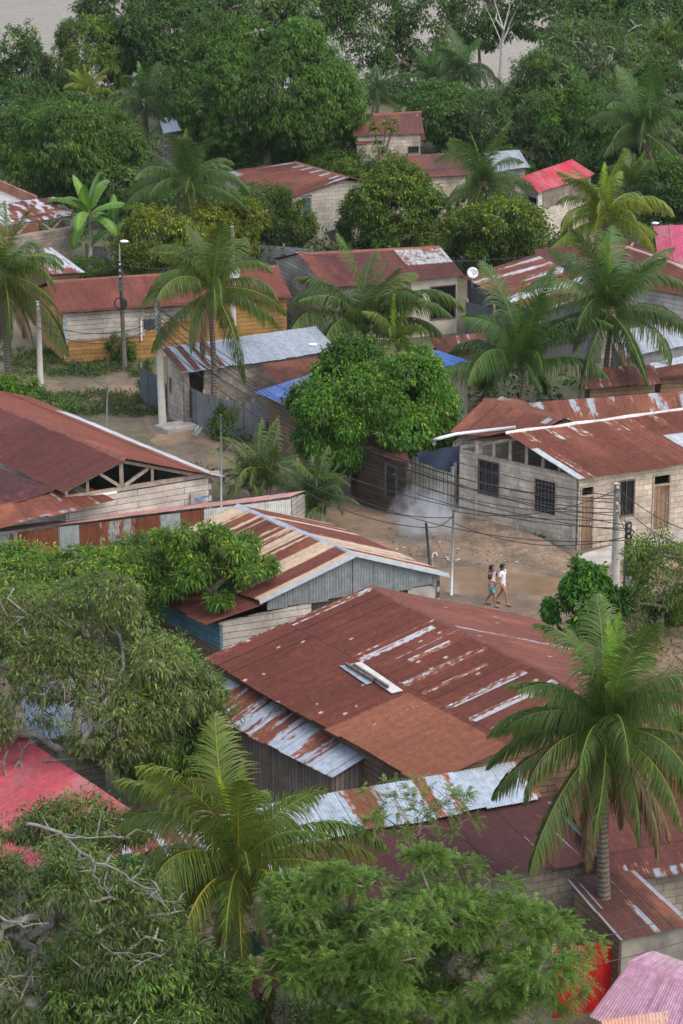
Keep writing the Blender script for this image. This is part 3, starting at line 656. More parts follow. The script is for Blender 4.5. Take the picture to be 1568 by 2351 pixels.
# ================================================================ ground, road, river
def ground_mats():
    m, nt, b = nmat('earth'); p = geo_pos(nt); n1 = noise(nt, p, .18, 6, .6); n2 = noise(nt, p, 2.2, 8, .7); n3 = noise(nt, p, 14, 4, .7)
    c = mixc(nt, 'MIX', ramp(nt, n1.outputs[0], [(.40, 0), (.60, 1)]), (.17, .125, .085), (.085, .095, .04))
    c = mixc(nt, 'MULTIPLY', 1.0, c, ramp(nt, n2.outputs[0], [(.3, .6), (.7, 1.25)])); c = mixc(nt, 'MULTIPLY', 1.0, c, ramp(nt, n3.outputs[0], [(.3, .75), (.7, 1.2)]))
    nt.links.new(c, b.inputs['Base Color']); b.inputs['Roughness'].default_value = .95; bump(nt, b, n2.outputs[0], .6, .06); MAT['earth'] = m
    m, nt, b = nmat('road_dirt'); p = geo_pos(nt); n1 = noise(nt, p, .42, 8, .7); n2 = noise(nt, p, 5, 8, .75); n3 = noise(nt, p, 26, 3, .7)
    c = ramp(nt, n1.outputs[0], [(.32, (.09, .068, .05)), (.47, (.17, .122, .082)), (.66, (.29, .195, .125))])
    c = mixc(nt, 'MULTIPLY', 1.0, c, ramp(nt, n2.outputs[0], [(.3, .72), (.7, 1.18)])); c = mixc(nt, 'MULTIPLY', 1.0, c, ramp(nt, n3.outputs[0], [(.25, .7), (.6, 1.12)]))
    nt.links.new(c, b.inputs['Base Color']); b.inputs['Roughness'].default_value = .9; bump(nt, b, n2.outputs[0], .5, .04); MAT['road_dirt'] = m
    m, nt, b = nmat('bank_dirt'); p = geo_pos(nt); n1 = noise(nt, p, .9, 7, .65); n2 = noise(nt, p, 6, 8, .75)
    c = ramp(nt, n1.outputs[0], [(.34, (.12, .115, .06)), (.45, (.20, .145, .10)), (.66, (.34, .24, .16))])
    c = mixc(nt, 'MULTIPLY', 1.0, c, ramp(nt, n2.outputs[0], [(.3, .5), (.7, 1.3)]))
    nt.links.new(c, b.inputs['Base Color']); b.inputs['Roughness'].default_value = .95; bump(nt, b, n2.outputs[0], .9, .08); MAT['bank_dirt'] = m
    m, nt, b = nmat('muddy_water'); n = noise(nt, geo_pos(nt), 1.2, 3)
    nt.links.new(ramp(nt, n.outputs[0], [(.35, (.19, .125, .075)), (.65, (.25, .165, .10))]), b.inputs['Base Color']); b.inputs['Roughness'].default_value = .12; b.inputs['Specular IOR Level'].default_value = .35; MAT['muddy_water'] = m
    m, nt, b = nmat('river_water'); p = geo_pos(nt); mp = N(nt, 'ShaderNodeMapping'); mp.inputs['Scale'].default_value = (.10, .75, 1); nt.links.new(p, mp.inputs[0])
    n = noise(nt, mp.outputs[0], 1.0, 6, .6); n2 = noise(nt, p, .03, 3)
    nt.links.new(ramp(nt, n2.outputs[0], [(.35, (.17, .125, .082)), (.65, (.23, .175, .125))]), b.inputs['Base Color']); b.inputs['Roughness'].default_value = .06; b.inputs['Specular IOR Level'].default_value = 1.0
    bump(nt, b, n.outputs[0], 1.0, 2.2); MAT['river_water'] = m
ground_mats()
def structure(o): o['kind'] = 'structure'; return o
def make_ground():
    xs = np.unique(np.concatenate([np.linspace(-3000, -120, 14), np.linspace(-120, 120, 61), np.linspace(120, 3000, 14)])); ys = np.unique(np.concatenate([np.linspace(-60, 180, 61), np.linspace(180, 260, 41), np.linspace(260, 600, 12), np.linspace(600, 6000, 10)]))
    X, Y = np.meshgrid(xs, ys); bank = 217 + 5*np.sin(X*.06); Z = -7.5*sstep(0, 14, Y-bank) + 9.0*sstep(620, 660, Y); Z = np.where(Y < 60, Z - .0, Z)
    nx = len(xs); i = (np.arange(len(ys)-1)[:, None]*nx + np.arange(nx-1)[None]).ravel()
    me = qmesh('ground', np.stack([X.ravel(), Y.ravel(), Z.ravel()], 1), np.stack([i, i+1, i+nx+1, i+nx], 1), MAT['earth'], smooth=True)
    structure(link(bpy.data.objects.new('ground', me)))
    mb = MB(); mb.add([(-2500, 214, -3), (2500, 214, -3), (2500, 640, -3), (-2500, 640, -3)], [(0, 1, 2, 3)]); structure(mb.build('river', MAT['river_water']))
make_ground()
def patch(name, px, z, m, kind='structure', grid=0, hfun=None):
    """ground sheet with an outline given as photo pixels"""
    pts = [P(x, y, 0) for x, y in px]; mb = MB()
    sm = []
    for i in range(len(pts)):          # rounded outline
        a, b, c, d = pts[i-1], pts[i], pts[(i+1) % len(pts)], pts[(i+2) % len(pts)]
        for k in range(6):
            t = k/6; q = .5*((2*b) + (c-a)*t + (2*a-5*b+4*c-d)*t*t + (3*b-a-3*c+d)*t**3); sm.append((q.x, q.y, z))
    mb.add(sm, [tuple(range(len(sm)))]); o = mb.build(name, MAT[m]); o['kind'] = kind; return o
patch('dirt_road', [(1600, 1560), (1330, 1520), (1180, 1450), (1000, 1420), (880, 1330), (700, 1220), (560, 1130), (380, 1020), (330, 955), (420, 965), (470, 995), (640, 1040), (800, 1110), (930, 1165), (1060, 1205), (1200, 1290), (1320, 1310), (1450, 1290), (1640, 1300)], .004, 'road_dirt')
patch('dirt_path', [(-40, 905), (-40, 868), (60, 868), (200, 880), (330, 888), (345, 905), (200, 920), (90, 908)], .004, 'road_dirt')
patch('sand_patch', [(345, 1010), (375, 1000), (440, 1003), (468, 1014), (440, 1026), (395, 1033), (360, 1022)], .009, 'road_dirt')
patch('puddle', [(985, 1345), (1000, 1310), (1080, 1302), (1150, 1312), (1240, 1322), (1290, 1330), (1300, 1352), (1240, 1366), (1160, 1362), (1060, 1366)], .009, 'muddy_water')
def bank():
    """earth bank heaped against the block house"""
    A, B, C, D = [np.array(P(*q)) for q in ((930, 1135), (1322, 1285), (1330, 1326), (880, 1205))]
    n, m = 90, 26; U, W = np.meshgrid(np.linspace(0, 1, n+1), np.linspace(0, 1, m+1)); U = U.ravel(); W = W.ravel()
    p = (A[None]*(1-U[:, None])+B[None]*U[:, None])*(1-W[:, None]) + (D[None]*(1-U[:, None])+C[None]*U[:, None])*W[:, None]
    e = np.minimum(1, np.minimum(U, 1-U)*7); h = (.30*sstep(1, .1, W + .35*(fbm(p[:, 0]*.6, p[:, 1]*.6, 4)-.5))*e + .20*(fbm(p[:, 0]*2.2, p[:, 1]*2.2, 5)-.4)*sstep(1, .75, W)*e)
    p[:, 2] = np.where(W > .995, -.03, np.maximum(-.02, h)) + .012; i = (np.arange(m)[:, None]*(n+1)+np.arange(n)[None]).ravel()
    structure(link(bpy.data.objects.new('dirt_bank', qmesh('dirt_bank', p, np.stack([i, i+n+1, i+n+2, i+1], 1), MAT['bank_dirt'], smooth=True))))
bank()
# ================================================================ houses
RED = (.36, .066, .085); PINK = (.40, .225, .31)
sheets_grey = dict(zinc=.85, zvar=.12, rl=2.2, zcol=(.33, .35, .37), seed=3, sag=.01)
sheets_dark = dict(zinc=.8, zvar=.1, rl=2.2, zcol=(.15, .165, .18), seed=4)
sheets_pale = dict(zinc=.95, zvar=.1, rl=2.4, zcol=(.52, .50, .44), rust=(.30, .14, .08), seed=6)
# --- large rust roof in the middle
st = dict(rust=(.150, .046, .036), rust2=(.165, .055, .042), mott=.35, rl=3.05, step=.07, dv=.06, sag=.018, amp=.02, hue=.10, seed=11, spots=.0045, sk=.62, su=6, sv=.25,
          patch=[(.325, .35, .06, .50, .50), (.43, .455, .10, .34, .52), (.52, .55, .03, .51, .53), (.60, .62, .12, .5, .42), (.70, .728, .06, .51, .50), (.80, .828, .03, .51, .52), (.885, .91, .03, .5, .5), (.30, .305, .0, .5, .5), (.40, .404, .0, .5, .46),
                 (.655, .662, .54, 1, .47), (.76, .766, .54, 1, .45), (.0, .03, .0, .5, .40), (.0, .022, .5, 1, .44)],
          region=[(.585, 1.0, .535, 1.0, (.195, .074, .044))], zcol=(.50, .52, .55))
HC = house('corrugated_house', 'house under the largest plain rust roof with silver streaks, centre of the picture', (850, 1345, 4.7), (1400, 1612, 4.7), None, (460, 1510, 2.9), st, wm='planks_brown', gm='planks_brown', over=.35,
           backst=dict(rust=(.175, .062, .050), zinc=0, rl=3.4, hue=.1, seed=12, sk=.5, mott=.4, patch=[(.62, .64, 0, 1, .5), (.30, .305, 0, 1, .46)], spots=.002), rcap='rust_trim')
def onroof(H, x, y, up=.03):
    n = (H['B_']-H['A']).cross(H['D']-H['A']).normalized(); n = n if n.z > 0 else -n
    return onplane(x, y, H['A'], n) + n*up
def roofpatch(H, px, m, name='roof_patch', up=.05):
    mb = MB(); q = [onroof(H, x, y, up)-H['off'] for x, y in px]; q2 = [p-V((0, 0, .02)) for p in q]; k = len(q)
    mb.add(q+q2, [tuple(range(k)), tuple(reversed(range(k, 2*k)))]+[(i, (i+1) % k, (i+1) % k+k, i+k) for i in range(k)]); return mb.build(name, MAT[m], H['root'])
roofpatch(HC, [(806, 1527), (830, 1522), (926, 1588), (900, 1594)], 'pale_panel')
roofpatch(HC, [(780, 1531), (800, 1530), (856, 1569), (842, 1574)], 'metal_trim')
for x0, y0, x1, y1 in ((796, 1531, 858, 1568), (814, 1533, 893, 1584)):
    b_ = MB(); a, b2 = onroof(HC, x0, y0, .12), onroof(HC, x1, y1, .12); c_ = (a+b2)/2; beam(b_, a-c_, b2-c_, .08, .08); o = b_.build('timber_batten', MAT['timber_dark']); o.location = c_
    tag(o, 'dark timber batten lying loose on the pale patch of the big rust roof', 'plank', 'battens on the rust roof')
# --- mottled lean-to along its eave
HA = house('lean_to_shed', 'low lean-to of mottled silver and rust sheets below the big rust eave', (455, 1524, 2.65), (862, 1724, 2.65), (762, 1786, 2.1), (372, 1588, 2.1), dict(zinc=.56, zvar=.18, sk=1.5, su=3.2, sv=.33, rust=(.17, .06, .045), rl=2.0, seed=21, dv=.07, patch=[(.86, 1, 0, 1, 1.2), (0, .05, 0, 1, .2)], zcol=(.40, .45, .52)), shed=True, wm='planks_vert', sides='FR', over=.2)
# --- silver roof and the dark roofs in front
H3 = house('silver_roof_shed', 'shed with a long silver roof streaked with orange rust between two darker roofs', (580, 1852, 3.15), (1188, 1747, 3.15), (1244, 1830, 2.6), (636, 1946, 2.6), dict(zinc=.62, zvar=.13, sk=1.25, su=2.2, sv=.16, rust=(.22, .085, .05), rust2=(.27, .11, .06), rl=3.2, seed=31, dv=.07, zcol=(.44, .50, .56), period=.10), shed=True, wm='planks_vert', sides='FLR')
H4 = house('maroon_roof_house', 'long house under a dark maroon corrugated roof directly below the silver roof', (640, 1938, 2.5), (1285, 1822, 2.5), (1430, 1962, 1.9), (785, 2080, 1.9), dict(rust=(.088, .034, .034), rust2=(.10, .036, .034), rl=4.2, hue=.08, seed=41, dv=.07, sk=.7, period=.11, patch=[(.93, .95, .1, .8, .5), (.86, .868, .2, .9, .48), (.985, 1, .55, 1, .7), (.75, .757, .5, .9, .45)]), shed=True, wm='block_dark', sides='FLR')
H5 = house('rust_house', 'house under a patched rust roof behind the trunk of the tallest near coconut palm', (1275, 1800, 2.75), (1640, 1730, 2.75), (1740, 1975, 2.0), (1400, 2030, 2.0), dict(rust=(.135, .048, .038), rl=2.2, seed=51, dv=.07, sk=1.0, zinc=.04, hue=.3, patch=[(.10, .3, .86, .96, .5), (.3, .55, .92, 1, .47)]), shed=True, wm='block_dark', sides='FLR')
H6 = house('stained_block_house', 'house with brown corrugated roof and stained concrete wall beside the red sheet fence', (1299, 2018, 2.9), (1456, 1997, 2.9), (1592, 2120, 2.25), (1424, 2160, 2.25), dict(rust=(.105, .046, .038), rl=1.5, seed=61, dv=.07, sk=.9, hue=.2, period=.11, patch=[(.0, .045, 0, 1, .9), (.48, .56, .45, 1, .60), (.55, .57, 0, .45, .55), (.12, .14, .1, .5, .5), (.93, 1, 0, 1, .72), (.78, .8, .4, 1, .52)]), shed=True, wm='concrete_stained', sides='FLR', over=.12, oe=.12, lm='planks_brown')
H7 = house('pink_roof_house', 'house under the pale pink corrugated roof with ridge cap near the bottom edge', (1445, 2207, 2.6), (1640, 2283, 2.6), (1600, 2440, 2.1), (1350, 2336, 2.1), dict(rust=PINK, rust2=(.43, .25, .34), hue=.05, sk=.25, seed=71, rl=5, mott=.2, halo=0), wm='plaster', rcap=None, back=.6)
strip(H7['root'], [H7['A']-H7['off'], H7['B_']-H7['off']], .12, 'pink_trim' if 'pink_trim' in MAT else (simple('pink_trim', (.42, .21, .31), .7, 0, .1) and 'pink_trim'))
sheet(*[P(*q)-H7['off'] for q in ((1380, 2341, 2.35), (1640, 2309, 2.35), (1660, 2420, 2.0), (1390, 2460, 2.0))], dict(rust=(.55, .28, .20), rust2=(.6, .3, .2), hue=.06, sk=.3, seed=72, rl=5, halo=0), 'lower_roof', H7['root'])
H8 = house('low_shed', 'low shed with maroon roof and patched sheet wall, half hidden under trees at the bottom', (395, 2252, 2.3), (648, 2212, 2.3), (700, 2262, 2.0), (425, 2296, 2.0), dict(rust=(.10, .036, .036), rl=3, seed=81, sk=.7, patch=[(.1, .5, .8, 1, .5)]), shed=True, wm=dict(zinc=.5, zvar=.4, rust=(.12, .05, .045), zcol=(.52, .48, .44), seed=82, rl=3), sides='FLR')
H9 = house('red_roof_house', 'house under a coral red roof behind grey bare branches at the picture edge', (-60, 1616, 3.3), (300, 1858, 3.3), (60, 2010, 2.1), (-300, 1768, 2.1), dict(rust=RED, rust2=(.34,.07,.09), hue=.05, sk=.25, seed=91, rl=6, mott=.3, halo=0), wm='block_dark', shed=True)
H10 = house('patchy_shed', 'shed with silver and rust striped roof between the coral roof and the near palm', (215, 1925, 2.7), (560, 1862, 2.7), (680, 2010, 2.0), (310, 2085, 2.0), dict(zinc=.52, zvar=.3, sk=1.3, seed=101, zcol=(.47, .52, .57), rust=(.16, .065, .055), rl=2.4), shed=True, wm='planks_grey', sides='FLR')
H11 = house('grey_roof_shed', 'shed with plain blue grey zinc roof seen through the leaves of the big sparse tree', (40, 1575, 3.0), (215, 1552, 3.0), (260, 1672, 2.4), (70, 1702, 2.4), dict(zinc=1.2, zcol=(.26, .31, .37), seed=111, rl=2.6), shed=True, wm='planks_grey', sides='FLR')
# --- striped roof house
st = dict(rust=(.155, .052, .042), zcol=BEIGE, metal=.1, zinc=.37, zvar=.0, sk=2.7, su=2.5, sv=.06, rl=9, seed=125, hue=.15, halo=.3, patch=[(.955, 1.0, 0, 1, .9), (.985, 1, 0, 1, 1.2)])
H12 = house('striped_roof_house', 'house with cream and rust striped roof and grey corrugated gable next to the dirt road', (545, 1158, 4.3), (816, 1271, 4.3), (595, 1380, 2.75), (324, 1262, 2.75), st, wm='planks_grey', sides='LB', over=.25, oe=.15, rcap='metal_trim', backst=dict(st, seed=128))
def h12():
    H = H12; off = H['off']; FRp, BRp = H['R']; ap = H['apex']; e = (BRp-FRp).normalized(); Lg = (BRp-FRp).length; apx = FRp + e*Lg*ap[0]
    zap = ap[1]; zf = H['zf']; zb = H['zb']; U = V((0, 0, 1)); hgt = .35; g = dict(zinc=.95, zvar=.05, zcol=(.34, .38, .40), rl=9, seed=122, su=8, sk=.6, period=.115)
    zl = zf-hgt
    sheet(FRp+U*zf, apx+U*zap, apx+U*zl, FRp+U*zl, g, 'gable_sheet', H['root']); sheet(apx+U*zap, BRp+U*zb, BRp+U*zl, apx+U*zl, g, 'gable_sheet', H['root'])
    n = V((e.y, -e.x, 0)); uh = .42*Lg; inn = n*-.05
    XL = FRp - e*1.75                                   # the wall runs on past the eave to the blue lean-to
    wall(H['root'], XL+inn, FRp+e*uh*.62+inn, 0, zl-.30, zl-.02, 'planks_pale')
    c = MB(); O, ee, nn, L = frame(FRp+e*uh*.62, BRp); c.boxf(O, ee, nn, 0.02, L-1.2, -.09, -.05, .02, zl); c.build('opening_shade', MAT['shade_black'], H['root'])  # black sheet painted as the shade inside the open gable bay
    wall(H['root'], BRp-e*1.1+inn, BRp+inn, 0, zl-.02, zl-.02, 'concrete')
    # rake trim
    for a, b in ((H['C'], H['B_']), (H['B_'], H['B2'])): strip(H['root'], [a-off+e*0, b-off], .10, 'verge_grey', 'verge_trim', .08)
    # lean-to with the blue boarded wall
    r = H['r']; WL = XL - r*4.2
    wall(H['root'], WL, XL, 1.15, zl-.42, zl-.36, 'planks_blue', name='blue_wall'); wall(H['root'], WL-n*.03*0+r*.02, XL-r*.02, 0, 1.12, 1.12, 'planks_brown', th=.10)
    a = H['D']-off + V((0, 0, -.12)); b = H['C']-off + V((0, 0, -.12)); dn = -e*2.0 + U*(-.42)
    sheet(b-r*4.4+e*.1, b+r*.1+e*.1, b+r*.1+dn, b-r*4.4+dn, dict(rust=(.15, .055, .042), zinc=.1, sk=1.2, seed=124), 'annex_roof', H['root'])
h12()
# --- big left-hand rust roof with open timber truss
A_, B_ = P(-150, 868, 4.75), P(290, 1054, 4.75); E_ = P(522, 1097, 3.35); run_ = E_-B_
C_ = V((B_.x-run_.x*.62, B_.y-run_.y*.62, 4.75-1.4*.62)); D_ = C_ + (A_-B_)
H13 = house('timber_truss_house', 'large plain rust roofed house with open timber truss gable and pale board wall', A_, B_, C_, D_, dict(rust=(.120, .040, .036), rust2=(.095, .036, .042), mott=.5, hue=.05, sk=.2, rl=3.8, seed=131, dv=.07, step=.03), wm='planks_pale', sides='FLB', back=1/.62, over=.3, oe=.35,
            backst=dict(rust=(.20, .062, .042), rust2=(.22, .07, .045), hue=.06, sk=.25, rl=3.2, seed=133, patch=[(0, .78, .84, 1, 1.3)], zcol=(.55, .58, .60)), rcap='rust_trim')
def h13():
    H = H13; off = H['off']; U = V((0, 0, 1)); a, b = H['R']; e = (b-a).normalized(); L = (b-a).length; ap = H['apex']; zf, zb, za = H['zf'], H['zb'], ap[1]; zc = 3.68; ua = L*ap[0]
    wall(H['root'], a, b, 0, zc-.32, zc-.32, 'planks_pale')
    n = V((e.y, -e.x, 0)); mb = MB()
    def top(u): return zf + (za-zf)*u/ua if u < ua else za + (zb-za)*(u-ua)/(L-ua)
    f = lambda u, z: a + e*u + U*z - n*.06
    beam(mb, f(0, zc-.2), f(L+.5, zc-.2), .12, .16); beam(mb, f(ua, zc-.1), f(ua, za-.1), .14, .2)
    for u in (.14, .60): beam(mb, f(L*u, zc-.12), f(L*u, max(zc, top(L*u)-.08)), .1, .13)
    for u0, u1 in ((ua*.60, ua*.97), (ua*1.5, ua*1.05)): beam(mb, f(u0, top(u0)-.12), f(u1, zc-.1), .09, .12)
    beam(mb, f(0, top(0)-.06), f(ua, za-.06), .09, .12); beam(mb, f(ua, za-.06), f(L+.4, zb-.1), .09, .12)
    mb.build('truss', MAT['timber'], H['root'])
    w = MB(); O, ee, nn, LL = frame(a, b); w.boxf(O, ee, nn, -.05, LL*.34, -.02, .03, zc-.32, zc-.24); w.build('wall_plate', MAT['white_paint'], H['root'])
    c = MB(); c.boxf(O, ee, nn, LL*.86, LL*.97, -.3, .12, 0, 2.85); c.build('pillar', MAT['concrete'], H['root'])
    # lower verandah roof on the side
    D0 = [P(*q)-off for q in ((-80, 1184, 3.72), (182, 1107, 3.72), (268, 1149, 3.25), (-60, 1226, 3.25))]
    sheet(*D0, dict(rust=(.165, .058, .042), sk=1.2, zinc=.12, su=4, sv=.3, seed=135, hue=.3, patch=[(.7, .95, .1, .5, .42), (.3, .9, .88, .93, .5)]), 'verandah_roof', H['root'])
h13()
sheet(*[P(*q)-H13['off'] for q in ((-160, 1014, 3.86), (128, 1124, 3.86), (100, 1135, 3.72), (-160, 1208, 3.72))], dict(rust=(.095, .036, .042), hue=.05, sk=.2, rl=6, seed=136), 'lower_roof', H13['root'])
# --- long shed with wall of odd sheets
HL = house('patchwork_sheet_shed', 'long low shed walled with mixed rust, zinc and white sheets, thin pinkish roof', (-40, 1215, 2.45), (705, 1127, 2.45), (668, 1141, 2.75), (-60, 1228, 2.75), dict(rust=(.36, .19, .17), rust2=(.32, .17, .16), hue=.08, sk=.3, seed=141, rl=5, halo=0), shed=True, sides='FR', oe=.02, over=.06,
           wm=dict(zinc=.48, zvar=.55, sk=.7, su=3, sv=.25, rust=(.21, .075, .045), zcol=(.46, .50, .50), rl=6, seed=143, sw=.8, patch=[(.735, 1.0, 0, 1, 1.6), (0, .04, 0, 1, 1.2)]), gm='planks_grey')
a, b = HL['F']; e = (b-a).normalized(); n = V((e.y, -e.x, 0)); L_ = (b-a).length; U = V((0, 0, 1))
sheet(a.lerp(b, .715)+n*.03+U*2.66, b+n*.03+U*2.66, b+n*.03, a.lerp(b, .715)+n*.03, dict(zinc=1.3, zcol=(.80, .79, .76), seed=145, sk=.3, rl=6), 'white_panel', HL['root'])
# --- block house on the right with gable towards the road
stR = dict(rust=(.165, .056, .042), rust2=(.20, .075, .05), hue=.14, rl=2.35, sk=1.0, su=4, sv=.35, zinc=.12, seed=151, dv=.07, patch=[(.60, .82, .42, .80, 1.2), (.0, .035, .35, 1.0, 1.1), (0, 1, 0, .25, .30)], zcol=(.50, .55, .58))
simple('white_worn', (.46, .44, .42), .6, 0, .25, 5)
HR = house('block_house', 'concrete block house with long rust roof, barred window and two plank doors beside the road', (1160, 994, 4.25), (1640, 930, 4.25), None, (1328, 1101, 3.0), stR, wm='block', over=.28, oe=.30, back=.55, sides='FRB', rcap=None,
           op=[('door', 1321, 1118, 1362, 1260, dict(transom=.42)), ('window', 1420, 1104, 1456, 1183, dict(bars=(1, 0), pane=True)), ('door', 1499, 1090, 1537, 1210, dict(transom=.45))])
def hr():
    H = HR; off = H['off']; a, b = H['L']; e = (b-a).normalized(); L = (b-a).length; ap = 1-H['apex'][0]; za = H['apex'][1]; U = V((0, 0, 1)); zt = 2.92; n = V((e.y, -e.x, 0)); H['L'] = (a-e*.9, b); a = a-e*.9; L = (b-a).length
    hl = []; lst = openings(H, 'L', [('window', 1098, 1052, 1146, 1143, dict(bars=(2, 2), fm='pole_dark')), ('window', 1225, 1094, 1277, 1188, dict(bars=(5, 3), fm='timber'))], hl)
    wall(H['root'], a, b, 0, zt, zt, 'block', holes=hl); fit(H, 'L', lst); ua = .9+(L-.9)*ap
    def top(u):
        if u > ua: return za + (H['zf']-za)*(u-ua)/(L-ua)
        return za - H['slope']*.8*(ua-u)
    f = lambda u, z: a + e*u + U*z - n*.06
    mb = MB(); beam(mb, f(0, zt+.06), f(L, zt+.06), .13, .10)
    k = 7
    for i in range(k+1):
        u = .06+(L-.12)*i/k
        if top(u)-zt > .2: beam(mb, f(u, zt+.1), f(u, top(u)-.04), .12, .10)
    beam(mb, f(ua, za-.08), f(L+.25, H['zf']-.08), .08, .12); beam(mb, f(ua, za-.08), f(0, top(0)-.08), .08, .12); mb.build('gable_posts', MAT['timber'], H['root'])
    # column and plinth strip on the wall
    c = MB(); O, ee, nn, LL = frame(a, b); c.boxf(O, ee, nn, LL*.50, LL*.50+.12, .004, .02, 0, zt); c.build('column', MAT['concrete'], H['root']); c = MB(); c.boxf(O, ee, nn, LL-.14, LL+.004, .004, .02, 0, zt); c.build('column', MAT['concrete'], H['root'])
    # white ridge cap and gutter
    rp = [H['A']-off+V((0, 0, .02)), H['B_']-off+V((0, 0, .02))]; q = [rp[0].lerp(rp[1], t)+V((0, 0, .03*math.sin(t*23))) for t in (0, .1, .22, .33, .45, .58, .7, .83, 1)]
    strip(H['root'], q, .085, 'white_worn', 'ridge_cap', .05)
    # left-hand roof falling towards the tree
    g = MB(); p = [P(996, 1019, 2.75)-off, P(996, 1010, 3.0)-off, P(1010, 1006, 3.1)-off, P(1046, 997, 3.2)-off, P(1184, 981, 3.55)-off]; g.tube(p, .075, 8); g.build('gutter', MAT['pvc'], H['root'], True)
hr()
pad = MB(); q = [P(*c) for c in ((1318, 1283), (1600, 1205), (1640, 1222), (1368, 1305))]; pad.add([(p.x, p.y, z) for z in (0.0, .12) for p in q], [(4, 5, 6, 7), (0, 1, 5, 4), (1, 2, 6, 5), (2, 3, 7, 6), (3, 0, 4, 7)]); structure(pad.build('doorstep_pavement', MAT['concrete']))
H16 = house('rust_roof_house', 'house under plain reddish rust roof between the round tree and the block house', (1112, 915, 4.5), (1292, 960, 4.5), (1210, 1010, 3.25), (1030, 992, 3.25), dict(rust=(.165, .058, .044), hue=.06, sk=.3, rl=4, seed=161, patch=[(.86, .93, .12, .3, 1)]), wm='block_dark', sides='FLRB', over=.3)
H17 = house('patched_roof_house', 'house with low roof of rust and pale zinc bands behind the block house', (1215, 925, 3.55), (1640, 893, 3.55), (1650, 942, 3.0), (1240, 975, 3.0), dict(rust=(.18, .065, .045), zinc=.27, sk=1.4, su=2.2, sv=.3, rl=2.5, seed=171, zcol=(.40, .44, .48)), shed=True, wm='planks_brown', sides='FLR')
HT = house('board_house', 'dark board house with door under the round green tree beside the dirt road', (800, 985, 3.1), (930, 1022, 3.1), (945, 1066, 2.45), (815, 1028, 2.45), dict(rust=(.12, .05, .04), seed=181), wm='planks_recess_shade', shed=True, over=.25, op=[('door', 884, 1062, 912, 1146, dict(m='black', transom=0, fm='timber_dark'))])  # wall boards carry the darkness of a shaded recess in their colour
# --- blue roofed shacks behind the tree
HB = house('blue_roof_shack', 'shack with bright blue corrugated awning poking out beside the round green tree', (706, 862, 3.3), (812, 909, 3.3), (689, 946, 2.55), (583, 899, 2.55), dict(rust=(.075, .14, .36), rust2=(.07, .12, .32), hue=.06, sk=.4, seed=191, rl=6, halo=0, period=.13), shed=True, wm='planks_brown', over=.5)
HB2 = house('blue_roof_hut', 'narrow cream sheet hut with small blue roof showing above the round green tree', (935, 812, 3.3), (1004, 804, 3.3), (1082, 829, 2.85), (1012, 848, 2.85), dict(rust=(.055, .15, .40), rust2=(.05, .13, .36), hue=.06, sk=.4, seed=193, rl=6, halo=0, period=.13), shed=True, wm=sheets_pale, over=.08, oe=.06)
# --- left-centre block house with zinc roof
H19 = house('zinc_roof_house', 'grey block house with silver zinc roof behind the palm and zinc fence', (368, 799, 3.25), (724, 749, 3.25), None, (417, 857, 2.6), dict(zinc=.95, zvar=.1, sk=1.1, su=3, sv=.3, rust=(.19, .075, .055), zcol=(.40, .44, .49), rl=4.5, seed=201, sw=.45, patch=[(0, .05, 0, 1, .1), (.09, .13, 0, 1, .1), (.17, .2, 0, 1, .1), (.24, .28, 0, 1, .2)], period=.11), wm='block_dark', shed=True, over=.3, lm='block', opL=[('window', 388, 862, 396, 905, dict(bars=(0, 0), fm='timber'))], op=[('hole', 434, 850, 470, 955)])
sheet(*[P(*q)-H19['off'] for q in ((598, 836, 2.6), (742, 818, 2.6), (790, 880, 2.0), (640, 884, 2.0))], dict(rust=(.11, .045, .04), sk=.6, seed=203), 'porch_roof', H19['root'])
H20 = house('orange_board_house', 'long board house painted orange under a plain red rust roof', (106, 647, 3.9), (636, 611, 3.9), (671, 682, 2.65), (137, 720, 2.65), dict(rust=(.185, .060, .046), rust2=(.21, .07, .05), hue=.07, sk=.3, rl=2.9, seed=211, patch=[(.08, .62, 0, .03, .55)]), wm='planks_orange', gm='planks_orange', over=.35, oe=.2, rcap='rust_trim')
def h20():
    a, b = H20['F']; O, e, n, L = frame(a, b)
    for u0, u1, z0, z1, m in ((.25, L*.36, 1.15, H20['zf']-.12, 'planks_pale'), (L*.36, L*.56, 1.75, H20['zf']-.12, 'planks_grey'), (.02, .24, .3, H20['zf']-.12, 'metal_trim')):
        mb = MB(); mb.boxf(O, e, n, u0, u1, .004, .03, z0, z1); mb.build('wall_boards', MAT[m], H20['root'])
    p = MB(); p.boxf(O, e, n, L*.34, L*.34+.07, .05, .12, .9, 2.0); p.build('white_post', MAT['white_paint'], H20['root'])
h20()
H21 = house('plaster_house', 'cream plastered house with one large dark window under a maroon and silver roof', (684, 582, 4.5), (1010, 566, 4.5), (1067, 632, 3.1), (750, 662, 3.1), dict(rust=(.125, .046, .044), hue=.06, sk=.3, rl=4, seed=221, patch=[(.665, 1.0, 0, .55, .56), (0, 1, 0, .03, .6)], su=1.5, zcol=(.55, .59, .60)), wm='plaster', gm='planks_grey', over=.4, oe=.2, op=[('window', 987, 658, 1051, 730, dict(bars=(0, 0), fm='timber_dark')), ('hole', 880, 690, 905, 720)])
mb = MB(); a, b = H21['F']; O, e, n, L = frame(a, b); mb.boxf(O, e, n, .03, L*.64, .004, .03, .2, H21['zf']-.1); mb.build('wall_boards', MAT['planks_vert'], H21['root'])
H22 = house('streaked_roof_house', 'house with low rust roof crossed by long silver streaks next to the plaster house', (1229, 584, 3.7), (1400, 668, 3.7), (1232, 720, 2.75), (1058, 637, 2.75), dict(rust=(.165, .062, .050), zinc=.24, sk=2.1, su=1.5, sv=.16, rl=9, seed=233, zcol=(.52, .55, .57)), shed=True, wm=sheets_dark, over=.25, sides='FLR')
